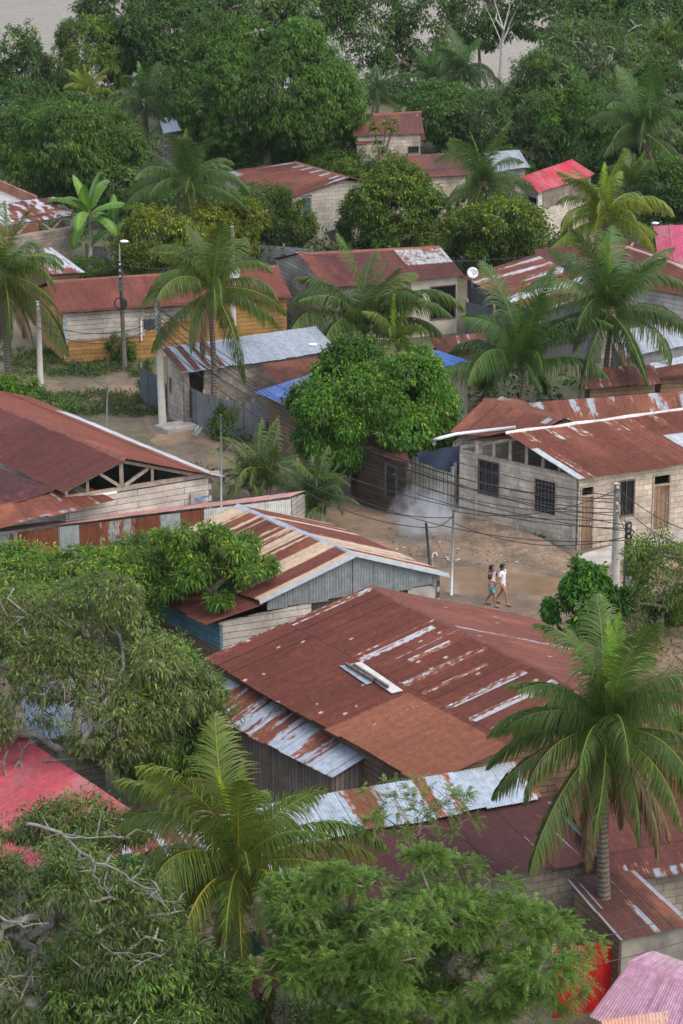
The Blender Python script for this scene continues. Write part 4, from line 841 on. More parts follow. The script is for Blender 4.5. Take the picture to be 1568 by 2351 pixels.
H23 = house('mottled_roof_house', 'block house with mottled rust and white roof over an open timber frame beside the bananas', (-80, 476, 3.7), (126, 453, 3.7), (174, 492, 3.0), (-30, 525, 3.0), dict(rust=(.135, .05, .045), zinc=.44, sk=2.2, su=3.2, sv=2.2, seed=241, rl=2.2, zcol=(.50, .53, .57)), shed=True, wm='block_dark', over=.2, drop=.75, sides='FLR', oe=.1)
def h23():
    a, b = H23['F']; O, e, n, L = frame(a, b); z = H23['zf']; U = V((0, 0, 1)); mb = MB(); f = lambda u, zz: a+e*u+U*zz - n*.06
    beam(mb, f(0, z+.05), f(L, z+.05), .12, .1); beam(mb, f(0, z+.68), f(L, z+.68), .12, .12); beam(mb, f(L-.06, z), f(L-.06, z+.7), .14, .16)
    for u in (L*.2, L*.62): beam(mb, f(u, z+.65), f(u+.75, z+.08), .09, .11); beam(mb, f(u+1.55, z+.65), f(u+.82, z+.08), .09, .11)
    mb.build('truss', MAT['timber'], H23['root'])
h23()
H24 = house('white_streak_shed', 'small shed with white streaked rust roof behind the palm with dead hanging fronds', (40, 575, 2.9), (118, 568, 2.9), (196, 624, 2.35), (108, 630, 2.35), dict(rust=(.16, .06, .05), zinc=.5, sk=1.9, su=1.4, sv=.2, seed=251, rl=6, zcol=(.55, .57, .60)), shed=True, wm='planks_brown')
def brick_house():
    a, b = P(-40, 398, 3.4), P(86, 452, 3.4); root = thing('brick_house', 'flat roofed house with red brick parapet beside the mottled roof', 'house', (b.x, b.y, 0)); off = root.location; q = [V((p.x-off.x, p.y-off.y, 0)) for p in (a, b)]
    e = (q[1]-q[0]).normalized(); n = V((e.y, -e.x, 0)); q2 = [q[0]+n*4.5, q[1]+n*4.5]
    wall(root, q[1], q[0], 0, 3.45, 3.45, 'red_brick'); wall(root, q2[0], q2[1], 0, 3.0, 3.0, 'red_brick'); wall(root, q2[1]-n*.13, q[1]+n*.13, 0, 3.0, 3.0, 'red_brick')
    s = MB(); s.add([q[0]+V((0, 0, 2.9)), q[1]-e*.13+V((0, 0, 2.9)), q2[1]-e*.13+V((0, 0, 2.9))-n*.14, q2[0]+V((0, 0, 2.9))-n*.14], [(0, 1, 2, 3)]); s.build('roof_slab', MAT['concrete'], root)
brick_house()
H25 = house('white_block_house', 'pale block house with long rust roof edged by short white streaks behind the fruit trees', (676, 371, 4.4), (803, 408, 4.4), (665, 456, 3.0), (500, 396, 3.0), dict(rust=(.165, .062, .052), hue=.12, rl=3, sk=.9, zinc=.05, seed=261, patch=[(.0, .2, .8, 1, .55)]+[(x, x+.05, .02, .2, 1.0) for x in (.02, .2, .34, .5, .66, .82, .93)]), wm='block_pale', gm='block_pale', back=.45, over=.3, oe=.3, opR=[('door', 692, 452, 716, 522, dict(m='blue_door', transom=0))])
H26 = house('tiered_roof_house', 'far block house with dull rust roof in two tiers below the big round tree', (800, 266, 3.7), (966, 256, 3.7), (974, 306, 2.7), (812, 313, 2.7), dict(rust=(.14, .058, .052), hue=.1, sk=.5, seed=271, rl=2.4), wm='block', back=.4, over=.2, op=[('window', 936, 336, 962, 352, dict(bars=(4, 0)))])
sheet(*[P(*q)-H26['off'] for q in ((810, 311, 2.66), (972, 303, 2.66), (978, 321, 2.2), (816, 330, 2.2))], dict(rust=(.15, .06, .05), sk=.6, seed=272, patch=[(.7, 1, .9, 1, 1)]), 'lower_roof', H26['root'])
H27 = house('brown_roof_house', 'low house with dull brown rust roof behind the fruit tree', (872, 360, 3.3), (1062, 350, 3.3), (1085, 400, 2.6), (885, 412, 2.6), dict(rust=(.14, .06, .052), sk=.6, seed=281), wm='block', shed=True)
H28 = house('grey_roof_house', 'small house with pale grey zinc roof behind the palm next to the red roof', (1110, 350, 3.3), (1192, 344, 3.3), (1217, 384, 2.6), (1135, 394, 2.6), dict(zinc=1.2, zcol=(.38, .41, .43), seed=291), wm='planks_grey', shed=True)
H29 = house('crimson_roof_house', 'block and board house under a bright crimson sheet roof among the palms', (1193, 408, 3.75), (1312, 366, 3.75), (1366, 400, 3.25), (1237, 442, 3.25), dict(rust=(.44, .035, .06), rust2=(.34, .04, .05), hue=.05, sk=.3, seed=301, rl=5, halo=0, patch=[]), wm='block_pale', shed=True, over=.25, lm='block_dark', opL=[('hole', 1212, 450, 1232, 470)])
mb = MB(); a, b = H29['F']; O, e, n, L = frame(a, b); mb.boxf(O, e, n, .5, L-.02, .004, .03, 2.1, H29['zf']-.02); mb.build('wall_boards', MAT['planks_vert'], H29['root'])
H30 = house('magenta_roof_house', 'house under a bright pink red roof beside the dark street lamp pole', (1500, 519, 3.6), (1640, 514, 3.6), (1650, 612, 2.5), (1512, 604, 2.5), dict(rust=(.42, .075, .14), rust2=(.38, .08, .13), hue=.04, sk=.2, seed=311, rl=6, halo=0), wm='plaster', shed=True)
H31 = house('bleached_board_house', 'house of bleached boards and zinc under a rust roof with pale ridge', (1440, 566, 4.1), (1650, 640, 4.1), (1640, 692, 3.0), (1430, 652, 3.0), dict(rust=(.15, .052, .045), hue=.07, sk=.3, seed=321, rl=4), wm='planks_pale', over=.3, rcap='beige_trim')
H32 = house('low_zinc_house', 'low house with rust roof and bright zinc band at its ridge', (1490, 833, 3.0), (1640, 800, 3.0), (1660, 858, 2.4), (1512, 868, 2.4), dict(rust=(.13, .05, .042), sk=.5, hue=.06, seed=331, patch=[(0, 1, 0, .38, 1.1)], zcol=(.60, .65, .72)), wm='planks_brown', shed=True)
H34 = house('flat_rust_shed', 'small flat shed with rust roof under the upright palm', (985, 778, 2.7), (1112, 764, 2.7), (1118, 792, 2.2), (1010, 812, 2.2), dict(rust=(.13, .05, .042), zinc=.25, sk=1.2, seed=341), wm='planks_brown', shed=True)
H33 = house('pale_blue_shed', 'tiny pale blue white roof showing between the two dark green trees', (364, 272, 3.4), (401, 268, 3.4), (416, 300, 2.7), (376, 306, 2.7), dict(zinc=1.2, zcol=(.62, .68, .76), seed=351), wm='planks_grey', shed=True)
HX = house('small_red_shed', 'tiny red roof glimpsed at the foot of the white bare trunk', (1136, 250, 3.6), (1160, 245, 3.6), (1166, 262, 2.8), (1140, 266, 2.8), dict(rust=(.5, .03, .04), seed=361, halo=0), wm='planks_brown', shed=True)
HY = house('zinc_back_shed', 'zinc walled shed showing below the large drooping palm beside the bleached boards', (1395, 765, 2.9), (1560, 735, 2.9), (1590, 790, 2.3), (1425, 822, 2.3), dict(zinc=.75, sk=1.2, seed=371, zcol=(.42, .45, .48)), wm=sheets_grey, shed=True)
HZ = house('dark_board_hut', 'dark hut behind the lowest fronds of the large drooping palm', (1330, 845, 2.8), (1500, 838, 2.8), (1520, 880, 2.3), (1345, 892, 2.3), dict(rust=(.10, .045, .04), zinc=.3, seed=381), wm='planks_brown', shed=True)
HV = house('rusty_back_house', 'house with maroon rust roof above the silver streaked roof, beside the yellow palm', (1225, 572, 3.6), (1440, 560, 3.6), (1455, 600, 3.0), (1240, 612, 3.0), dict(rust=(.12, .047, .045), zinc=.1, sk=1.2, seed=391), wm='planks_brown', shed=True)
HW = house('wood_lean_to', 'rough grey board lean-to between the streaked roof and the drooping palm', (1262, 700, 2.6), (1400, 690, 2.6), (1420, 730, 2.1), (1262, 740, 2.1), dict(rust=(.16, .07, .05), zinc=.45, seed=401), wm='planks_grey', shed=True)
# ================================================================ fences
def fence(name, label, pts, h, st, cat='fence', posts=True, m=None):
    ps = [P(*p) for p in pts]; root = thing(name, label, cat, (ps[0].x, ps[0].y, 0)); off = root.location.copy(); q = [p-off for p in ps]; U = V((0, 0, 1))
    for i in range(len(q)-1):
        st2 = dict(st, seed=st.get('seed', 1)+i*7) if st else None
        if m: wall(root, q[i], q[i+1], 0, h, h, m, th=.04, name='fence_panel')
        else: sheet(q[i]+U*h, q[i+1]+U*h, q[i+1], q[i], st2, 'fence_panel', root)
    if posts:
        for i, p in enumerate(q):
            b = MB(); e = (q[min(i+1, len(q)-1)]-q[max(i-1, 0)]).normalized(); n = V((-e.y, e.x, 0)); b.boxf(p+n*.09, e, n, -.05, .05, -.04, .04, 0, h+.15); b.build('post', MAT['timber'], root)
    return root
fence('zinc_fence', 'weathered grey zinc sheet fence with posts running downhill from the grey block house', [(430, 970), (466, 988), (520, 1004), (580, 1010), (640, 1018)], 1.75, dict(zinc=.8, zvar=.15, zcol=(.26, .275, .29), rl=6, seed=411, rust=(.16, .08, .06)))
fence('plank_gate', 'gate of tall cream vertical boards beside the smoke', [(944, 1160), (976, 1169), (1008, 1179), (1040, 1188)], 2.15, None, 'gate', True, 'planks_cream')
fence('zinc_fence', 'low pale zinc fence in front of the white block house', [(588, 600), (650, 606), (714, 612)], 1.0, dict(zinc=.9, zcol=(.36, .39, .41), rl=6, seed=421))
fence('zinc_fence', 'short zinc fence between the bananas and the lamp pole', [(198, 604), (242, 606), (272, 600)], 1.0, dict(zinc=.75, zcol=(.38, .40, .41), rl=6, seed=431))
fence('red_fence', 'bright red corrugated sheet fence beside the stained concrete wall', [(1270, 2338), (1345, 2326), (1408, 2315)], 2.0, dict(rust=(.52, .012, .014), rust2=(.45, .012, .014), hue=.06, sk=.3, rl=6, seed=441, halo=0))
fence('zinc_screen', 'upright dark zinc screen beside the plaster house', [(1068, 790), (1130, 806)], 2.2, dict(zinc=.9, zcol=(.17, .19, .21), rl=6, seed=451), 'screen')
fence('zinc_fence', 'narrow dark sheet fence at the corner of the grey block house behind the concrete pole', [(322, 925), (362, 945)], 1.75, dict(zinc=.85, zcol=(.17, .185, .20), rl=6, seed=461))
fence('sheet_fence', 'fence of rust and grey sheets under the round tree beside the zinc fence', [(640, 1020), (720, 1052), (800, 1084)], 1.3, dict(zinc=.4, zvar=.5, zcol=(.22, .22, .22), rust=(.13, .06, .05), rl=6, seed=471))
# ================================================================ trees (base px, crown px, half sizes px)
T = []
def TR(name, label, base, crown, rx, ry, kind, nt, seed, **kw): T.append(tree(name, label, 'tree', base, crown, rx, ry, kind, nt, seed, **kw)); return T[-1]
mango = TR('mango_tree', 'biggest round dense green tree standing before the river', (600, 400), (620, 205), 212, 178, 'mango', 6800, 1, r0=.33, tint=(.95, 1.0, .95), spec=dict(k=15, low=-.95, irr=.7))
TR('mango_tree', 'broad dense green tree behind the mottled roof and the bananas', (165, 470), (160, 330), 175, 132, 'mango', 5000, 2, r0=.3, tint=(1.02, 1.02, .9), spec=dict(low=-.95, irr=.75))
TR('round_tree', 'dark tall tree behind and between the two dense round trees', (380, 262), (400, 90), 150, 120, 'dark', 3200, 3, tint=(.85, .95, 1.0), spec=dict(L=.30, W=.12))
TR('round_tree', 'lighter green tree at the river edge beside the pale open water', (240, 270), (215, 150), 92, 105, 'dark', 1900, 4, tint=(1.45, 1.25, .9), spec=dict(L=.26, W=.10))
TR('umbrella_tree', 'flat topped green tree overlapping the patchwork sheet shed', (260, 1500), (225, 1335), 300, 92, 'umbrella', 3600, 6, r0=.2, depth=.6, tint=(1.05, 1.08, .95))
TR('umbrella_tree', 'green spreading tree reaching over the striped roof and the blue boarded wall', (470, 1530), (478, 1295), 128, 92, 'umbrella', 1150, 7, r0=.14, spec=dict(K=30, low=-.6, lr=.2, q=.84), tint=(.95, 1.02, .9))
TR('narrow_leaf_tree', 'huge olive green tree with narrow leaves and pale branches at the picture edge', (70, 1930), (175, 1565), 330, 245, 'long', 3300, 8, bark='bark_grey', r0=.30, depth=.6, twigs=420, spec=dict(K=44, lr=.24, W=.042))
TR('narrow_leaf_tree', 'fresher green narrow leaved tree next to the mottled lean-to', (400, 1850), (405, 1640), 118, 165, 'long', 1900, 9, tint=(.72, 1.05, .55), spec=dict(W=.05, dead=.004), twigs=150)
TR('narrow_leaf_tree', 'thin tree of grey bare branches in the bottom corner, with olive narrow leaves', (60, 2560), (150, 2140), 340, 235, 'long', 2600, 10, bark='bark_grey', r0=.32, depth=.6, twigs=480, tint=(.85, .95, .9), spec=dict(K=44, lr=.27), jit=.2)
TR('narrow_leaf_tree', 'small leafy tree below the near palm, lowest of the olive trees', (330, 2560), (320, 2280), 230, 150, 'long', 2300, 11, bark='bark_grey', twigs=240, tint=(.7, .95, .7), jit=.2)
TR('green_tree', 'round bright green tree with yellow new leaves in the middle by the road', (852, 1130), (858, 937), 196, 150, 'broad', 6000, 12, r0=.26, tint=(1.05, 1.12, 1), spec=dict(irr=.4, fy=.09, L=.19, W=.075, droop=.45, K=44, lr=.26))
TR('fruit_tree', 'dark round fruit tree with yellowish tips in front of the brown roof', (905, 600), (908, 468), 115, 108, 'citrus', 2600, 13, tint=(.9, .98, .9), spec=dict(L=.2, W=.095))
TR('fruit_tree', 'mid green fruit tree below the palm beside the crimson roof house', (1140, 625), (1140, 530), 112, 78, 'citrus', 1900, 14, tint=(1.05, 1.08, .9), spec=dict(L=.2, W=.09))
TR('citrus_tree', 'citrus tree with yellow green tips behind the lamp pole', (370, 655), (372, 560), 112, 75, 'citrus', 1900, 15, tint=(1.2, 1.1, .8), spec=dict(L=.17, W=.085))
TR('citrus_tree', 'dark citrus tree beside the white block house with the blue door', (600, 570), (598, 488), 95, 72, 'citrus', 2000, 16, tint=(.8, .92, 1.0), spec=dict(L=.15, W=.07))
TR('citrus_tree', 'yellowest of the citrus trees, beside the white concrete pole', (525, 620), (522, 515), 72, 62, 'citrus', 1100, 17, tint=(1.45, 1.2, .8), spec=dict(L=.17, W=.08))
TR('round_tree', 'dark leafy tree beside the far tiered roof under the white bare trunk', (1055, 350), (1055, 262), 108, 72, 'dark', 1700, 18, tint=(.95, 1, 1), spec=dict(L=.26, W=.12))
TR('scrub_tree', 'wide grey green tree mass with bare twigs behind the crimson roof', (1270, 400), (1262, 262), 165, 135, 'long', 3600, 19, bark='bark_grey', tint=(.62, .88, .72), spec=dict(L=.26, W=.07, dead=.01), twigs=260)
TR('scrub_tree', 'tall dull green tree with dead grey twigs near the river', (1400, 290), (1370, 155), 160, 110, 'long', 3000, 20, bark='bark_grey', tint=(.60, .85, .75), spec=dict(L=.28, W=.075), twigs=220)
TR('round_tree', 'dark tree with drooping crown beyond the upper palm at the picture edge', (1540, 350), (1535, 245), 95, 100, 'dark', 1700, 21, tint=(.9, 1, .95), spec=dict(L=.27, W=.11))
TR('mango_tree', 'small mango with bright green flush in front of the grey green trees', (1345, 420), (1330, 300), 100, 105, 'mango', 1900, 22, tint=(.95, 1.05, .9))
TR('round_tree', 'dark tree at the river beside the grass like palm', (1500, 220), (1490, 60), 110, 90, 'dark', 1700, 23, tint=(.8, .95, 1.05), spec=dict(L=.3, W=.12))
for i, (x, y, rx, ry, nt, lab) in enumerate(((860, 75, 90, 115, 640, 'thin riverside tree with drooping leaves, water showing through, next to the biggest tree'), (990, 85, 85, 110, 520, 'thin leafy riverside tree behind the small dark palms'), (1095, 55, 80, 85, 520, 'thin riverside tree just behind the white bare trunk'), (1235, 45, 100, 80, 900, 'leafy riverside tree above the dull green tree mass'), (45, 160, 75, 85, 560, 'see-through riverside tree against the pale water at the picture edge'), (740, 30, 80, 60, 700, 'leafy riverside tree peeking over the biggest round tree'), (1370, 30, 90, 65, 800, 'dark riverside tree touching the top edge near the scrub'), (290, 10, 110, 60, 900, 'leafy riverside tree at the top edge over the lighter green tree'), (560, 20, 110, 70, 1200, 'dark riverside tree at the top edge behind the biggest tree'))):
    TR('riverside_tree', lab, (x, 218 if i != 4 else 262), (x+8, y), rx, ry, 'sparse', nt, 40+i, tint=(.92, 1.0, .95), r0=.12, twigs=70, spec=dict(L=.34, W=.14))
rng = np.random.default_rng(77)
TR('narrow_leaf_tree', 'sparse leafy spray hanging over the coral roof', (150, 2250), (180, 1905), 165, 62, 'long', 620, 62, bark='bark_grey', twigs=120, r0=.07, tint=(.8, .95, .8), depth=.5)
def feather_tree():
    b = P(1010, 2560); c = at(962, 2205, b.y); s = ppm(c); X, Z = 370/s, 235/s
    cr, tr = feathery(rng, X, X*.6, Z, c.z, 3900); return place_tree('feathery_tree', 'light green feathery leaved tree filling the bottom edge', 'tree', (c.x, b.y, 0), cr, tr)
feather_tree()
def sprig():
    b = P(960, 2330); c = at(955, 1865, b.y); s = ppm(c); cr, tr = feathery(rng, 145/s, 90/s, 70/s, c.z, 95, r0=.035, base=(.14, .22, .06)); place_tree('feathery_sapling', 'thin see-through feathery sapling in front of the silver roof', 'tree', (c.x, b.y, 0), cr, tr)
sprig()
TR('green_bush', 'glossy dark green bush tree by the concrete pole and the road', (1345, 1490), (1348, 1395), 84, 100, 'broad', 1000, 60, tint=(.75, 1.0, .9), spec=dict(L=.26, W=.12, k=10, K=14))
TR('scrub_tree', 'airy twiggy bush beside the doorstep with sparse small leaves', (1520, 1470), (1515, 1330), 95, 130, 'sparse', 950, 61, tint=(1.5, 1.35, .9), spec=dict(L=.15, W=.06, K=14), twigs=120)
bush('bush', 'leafy bush behind the big plain rust roof at the picture edge', 'bush', (20, 945), 75, 75, 70, 520, 'broad', (1.05, 1.1, .9)); bush('bush', 'small dark bush along the far eave of the big plain rust roof', 'bush', (105, 950), 62, 48, 71, 420, tint=(.9, 1, .9))
for i, (x, y, r, h, n, lab) in enumerate(((205, 790, 26, 70, 160, 'climbing shrub against the pale boards of the orange house'), (158, 800, 18, 75, 120, 'thin shrub at the corner of the orange board house'), (282, 830, 30, 60, 180, 'tall weed shrub at the foot of the dark lamp pole'), (525, 1000, 52, 75, 420, 'leafy shrub in front of the zinc fence'), (590, 1000, 40, 52, 240, 'shrub against the lower end of the zinc fence'), (215, 640, 55, 48, 360, 'low shrub between the mottled roofs and lamp pole'), (650, 700, 40, 70, 300, 'shrub at the end of the orange house'), (752, 560, 34, 60, 260, 'vine covered shrub below the white block house'), (1025, 1120, 24, 85, 200, 'slim shrub beside the cream plank gate'), (1230, 1245, 20, 12, 60, 'tuft of weeds on the bank below the block house'), (1545, 1420, 70, 60, 380, 'weedy bush at the road edge below the doorstep'), (640, 1015, 40, 50, 220, 'dark shrub by the rust and grey sheet fence'), (395, 905, 14, 30, 60, 'weed beside the grey block house wall'), (420, 1460, 60, 60, 300, 'dark shrub under the blue hammock'), (1175, 330, 90, 60, 500, 'low thicket in front of the small red roof'), (870, 230, 70, 40, 380, 'low thicket on the river bank below the thin trees'), (650, 460, 20, 50, 120, 'sapling in front of the blue door'), (1480, 430, 70, 50, 380, 'shrubs beneath the upper palm'), (100, 480, 60, 40, 300, 'shrubs at the foot of the broad dense tree'), (430, 480, 70, 40, 360, 'shrubs behind the citrus trees'), (760, 420, 90, 70, 600, 'leafy thicket beside the white streaked roof'), (890, 392, 58, 58, 420, 'leafy shrub under the lower tier of the far tiered roof'), (650, 2440, 125, 150, 620, 'leafy shrub at the bottom edge between the near palm and the feathery tree'), (470, 2450, 110, 120, 480, 'low leafy shrub at the bottom edge below the near palm'), (960, 410, 60, 40, 300, 'thicket by the dull brown roof'), (852, 410, 70, 62, 460, 'thicket hiding the base of the far tiered roof house'), (905, 372, 40, 30, 240, 'low shrub row between the far tiered roof and the brown roof'))):
    bush('bush', lab, 'bush', (x, y), r, h, 100+i, n, tint=(.95+.1*math.sin(i*3), 1.0+.06*math.cos(i*5), .9), r_leaf=.75 if y > 600 else 1.0)
simple('bark_limb', (.165, .155, .14), .9, 0, .5, 7)
def bare_limbs(root, Y, limbs, seed, r=.045):
    rg = np.random.default_rng(seed); mb = MB(); o = root.location
    for j, (px, k) in enumerate(limbs):
        pts = [at(x, y, Y+.25*math.sin(j*2+i*.7))-o for i, (x, y) in enumerate(px)]; q = []
        for a, b in zip(pts[:-1], pts[1:]):
            for t in (0, .34, .67): q.append(a.lerp(b, t)+V(rg.normal(size=3)*.018))
        q.append(pts[-1]); n = len(q); mb.tube(q, [max(.012, r*k*(1-.75*i/n)) for i in range(n)], 7)
        for i in range(2, n, 2):
            d = V(rg.normal(size=3)); d.z = abs(d.z)*.5+.1; d.normalize(); L = rg.uniform(.3, .9); m = q[i]+d*L*.5+V(rg.normal(size=3)*.06); mb.tube([q[i], m, m+(d+V(rg.normal(size=3)*.5)).normalized()*L*.5], [.02*k+.008, .014, .006], 4)
    mb.build('bare_branches', MAT['bark_limb'], root, True)
LM = [t for t in T if t[0]['label'].startswith(('huge olive', 'thin tree of grey'))]
bare_limbs(LM[0][0], LM[0][0].location.y-1.7, [([(-15, 1815), (15, 1785), (42, 1752), (62, 1768), (110, 1746), (190, 1740), (235, 1712), (275, 1678)], 1.3), ([(42, 1752), (55, 1715), (75, 1690), (98, 1668)], .9), ([(235, 1712), (262, 1690), (300, 1650), (330, 1640)], .6), ([(15, 1785), (8, 1740), (32, 1700), (28, 1672)], .8), ([(190, 1740), (240, 1745), (300, 1728), (335, 1722)], .5)], 1)
bare_limbs(LM[1][0], LM[1][0].location.y-1.7, [([(60, 1890), (140, 1912), (185, 1958), (220, 1978), (280, 2003), (310, 2028), (345, 2045), (385, 2085)], 1.0), ([(170, 2150), (225, 2163), (260, 2188), (295, 2208), (330, 2208), (388, 2182)], .8), ([(-10, 2098), (30, 2118), (55, 2126), (112, 2120)], .9), ([(-10, 2270), (20, 2243), (55, 2240), (90, 2243)], .9), ([(8, 2240), (18, 2213), (32, 2190)], .7), ([(220, 1978), (215, 2010), (235, 2040), (250, 2052)], .5), ([(150, 1920), (200, 1925), (260, 1918), (300, 1926)], .5), ([(345, 2045), (352, 2060), (375, 2068), (425, 2072)], .45)], 2)
for i, (bx, by, cx, cy, rx, ry, kind, nt, tint, lab) in enumerate((
 (300, 520, 300, 450, 85, 62, 'dark', 1100, (1, 1, .95), 'leafy tree between the bananas and the palm with yellowish nuts'), (500, 395, 490, 345, 70, 50, 'dark', 900, (.9, 1, 1), 'dark leafy tree at the white streaked roof end below the biggest round tree'),
 (700, 390, 700, 330, 85, 52, 'mango', 1100, (.85, .98, 1), 'low dense tree at the foot of the biggest round tree'), (800, 470, 800, 412, 42, 48, 'citrus', 500, (.9, 1, .9), 'small tree squeezed between white streaked roof and dark fruit tree'),
 (1030, 440, 1025, 400, 55, 45, 'citrus', 600, (.95, 1, .9), 'small tree at the edge of the dull brown roof'), (1170, 450, 1168, 400, 45, 55, 'dark', 600, (.8, .95, .95), 'dark tree beside the crimson roof, behind the palm with pale green nuts'),
 (1430, 440, 1425, 360, 90, 70, 'dark', 1200, (.85, 1, .9), 'dark tree under the upper palm behind the crimson roof'), (1545, 520, 1540, 440, 70, 75, 'dark', 1100, (.9, 1, .85), 'leafy tree at the picture edge above the magenta roof'),
 (60, 400, 55, 300, 85, 95, 'dark', 1100, (.8, .95, .95), 'dark tree behind the brick parapet at the picture edge'), (480, 300, 470, 230, 90, 90, 'dark', 1200, (.85, .98, 1), 'dark tree filling the gap beside the biggest round tree'),
 (1180, 360, 1180, 290, 70, 70, 'long', 1100, (.65, .9, .75), 'grey green tree above the small red roof'), (1010, 620, 1020, 560, 60, 55, 'citrus', 650, (.95, 1, .85), 'low tree between the two fruit trees'),
 (700, 600, 690, 520, 34, 50, 'citrus', 350, (.9, 1, .9), 'slim tree by the blue door wall'), (470, 610, 465, 540, 60, 60, 'citrus', 650, (1, 1, .85), 'middle one of the citrus trees behind the orange house roof'),
 (110, 255, 105, 215, 70, 70, 'dark', 800, (.85, 1, 1), 'dark tree by the pale open water beside the lighter green tree'), (980, 235, 960, 165, 85, 60, 'sparse', 420, (.9, 1, 1), 'thin tree low on the river bank behind the palms'),
 (1450, 300, 1440, 240, 80, 70, 'dark', 1000, (.85, .98, .95), 'dark round tree behind the upper palm'), (690, 860, 700, 800, 60, 50, 'bushy', 400, (.8, .95, .85), 'dark shrubby tree behind the round bright tree'), (1290, 520, 1290, 470, 40, 50, 'bushy', 300, (.85, .95, .8), 'shrubby tree hidden behind the yellowest palm'))):
    TR('round_tree' if kind != 'citrus' else 'citrus_tree', lab, (bx, by), (cx, cy), rx, ry, kind, nt, 200+i, tint=tint, spec=dict(L=.24, W=.10) if kind == 'dark' else None, twigs=50)
# bare white trunk and dracaena
def white_trunk():
    b = P(1147, 245); root = thing('bare_tree', 'tall bare white trunk forking near the top edge, in front of the river trees', 'tree', tuple(b)); rg = np.random.default_rng(3)
    p = [at(x, y, b.y)-b for x, y in ((1147, 245), (1146, 200), (1150, 150), (1153, 100), (1156, 68))]; mb = MB(); mb.tube(p, [.16, .14, .13, .12, .10], 8)
    for tip, r in (((1140, 30), .07), ((1128, -20), .06), ((1172, 25), .07), ((1195, 5), .05), ((1160, -30), .06), ((1110, 5), .04), ((1188, 45), .035)):
        q = at(*tip, b.y+rg.normal()*.6)-b; a = p[-1] if r > .05 else p[-2]; mid = a.lerp(q, .5)+V((rg.normal()*.12, 0, .15)); mb.tube([a, mid, q], [r, r*.8, r*.45], 6)
    mb.build('trunk', MAT['bark_pale'], root, True)
white_trunk()
def dracaena():
    b = P(878, 436); root = thing('dracaena_plant', 'slender plant with yellow green leaf rosettes in front of the far tiered roof', 'plant', tuple(b)); rg = np.random.default_rng(8); mb = MB(); Ps = []; Ds = []
    for x, y in ((885, 285), (858, 300), (905, 280), (866, 330), (878, 345), (900, 300), (855, 285)):
        q = at(x, y, b.y+rg.normal()*.2)-b; mb.tube([(0, 0, 0), (q.x*.3, 0, q.z*.6), tuple(q)], [.06, .04, .025], 5)
        n = 46; d = sph(rg, n); d[:, 2] = np.abs(d[:, 2])*.9-.15; Ps.append(np.tile(np.array(q), (n, 1))); Ds.append(d)
    mb.build('stem', MAT['bark'], root, True); Pq = np.concatenate(Ps); Dq = np.concatenate(Ds); n = len(Pq)
    link(bpy.data.objects.new('crown', leaf_mesh('crown', leaves_arrays(Pq, Dq, sph(rg, n)+np.array([[0, 0, 1.]]), rg.uniform(.4, .6, n), np.full(n, .09), .1, .35), colors(rg, n, (.10, .15, .03), (.30, .29, .05), .35))), root)
dracaena()
# ================================================================ palms
G1 = (1.0, 1.0, 1.0)
palm('largest near coconut palm with green nuts standing among the rust roofs', (1380, 2270), (1393, 1682), 262, 1, n=34, dead=13, ds=1.3, nuts=0, tint=(.92, 1.0, .9), az0=.3, keys=['spear']*2+['up']*3+['high']*5+['mid']*6+['out']*5+['low']*5+['drop']*6, trunk_r=.17)
palm('near coconut palm with orange flower stalks in front of the maroon roof', (522, 2340), (548, 2005), 280, 2, n=31, dead=3, nuts=1, tint=(1.3, 1.22, .75), trunk_r=.16, az0=.35, keys=['spear']*2+['up']*2+['high']*3+['mid']*7+['out']*7+['low']*6+['drop']*4)
palm('large coconut palm with long drooping fronds in front of bleached boards', (1390, 960), (1397, 722), 178, 3, n=30, dead=1, nuts=0, tint=(.85, 1.0, 1.05), az0=.9, keys=['spear']*2+['up']*3+['high']*4+['mid']*5+['out']*5+['low']*6+['drop']*6)
palm('upright dark palm with fanned fronds beside the large drooping palm', (1195, 985), (1198, 850), 205, 4, n=18, dead=0, nuts=None, tint=(.72, .95, .85), keys=['spear']+['up']*3+['high']*5+['mid']*4+['out']*3+['low']*2, az0=.2)
palm('palm with tall fan of fronds in front of the plaster house', (836, 870), (836, 765), 195, 5, n=20, dead=0, nuts=None, tint=(.9, 1.0, .9), keys=['spear']+['up']*3+['high']*6+['mid']*5+['out']*4+['low']*1, az0=.7)
palm('coconut palm leaning over the grey block house with zinc roof', (488, 985), (487, 668), 158, 6, n=25, dead=6, nuts=0, tint=(.95, 1.0, .8), az0=.1)
palm('palm with curtain of dead brown fronds at the picture edge', (15, 905), (8, 640), 165, 7, n=24, dead=12, nuts=0, tint=(1.02, 1.02, .85), az0=2.1)
palm('coconut palm with yellowish nuts between the bananas and citrus trees', (432, 610), (428, 425), 128, 8, n=24, dead=3, nuts=0, tint=(.85, 1.0, 1.0), az0=1.7)
palm('coconut palm with pale green nuts beside the crimson roof', (1106, 600), (1108, 425), 118, 9, n=23, dead=1, nuts=0, tint=(.85, 1.0, .95), az0=2.6)
palm('coconut palm under the tree mass at the upper picture edge', (1480, 470), (1476, 302), 125, 10, n=25, dead=1, nuts=0, tint=(.75, .95, 1.0), az0=.5)
palm('yellowest palm, with pale bowed fronds in front of the magenta roof', (1390, 690), (1388, 500), 138, 11, n=25, dead=1, nuts=None, tint=(1.75, 1.6, .8), az0=1.4)
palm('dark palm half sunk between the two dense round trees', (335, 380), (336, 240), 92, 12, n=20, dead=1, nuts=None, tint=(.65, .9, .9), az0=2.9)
palm('small yellow palm top rising out of the broad dense tree', (200, 420), (203, 218), 62, 13, n=14, dead=0, nuts=None, tint=(1.7, 1.5, .7), keys=['spear']*2+['up']*4+['high']*4+['mid']*4)
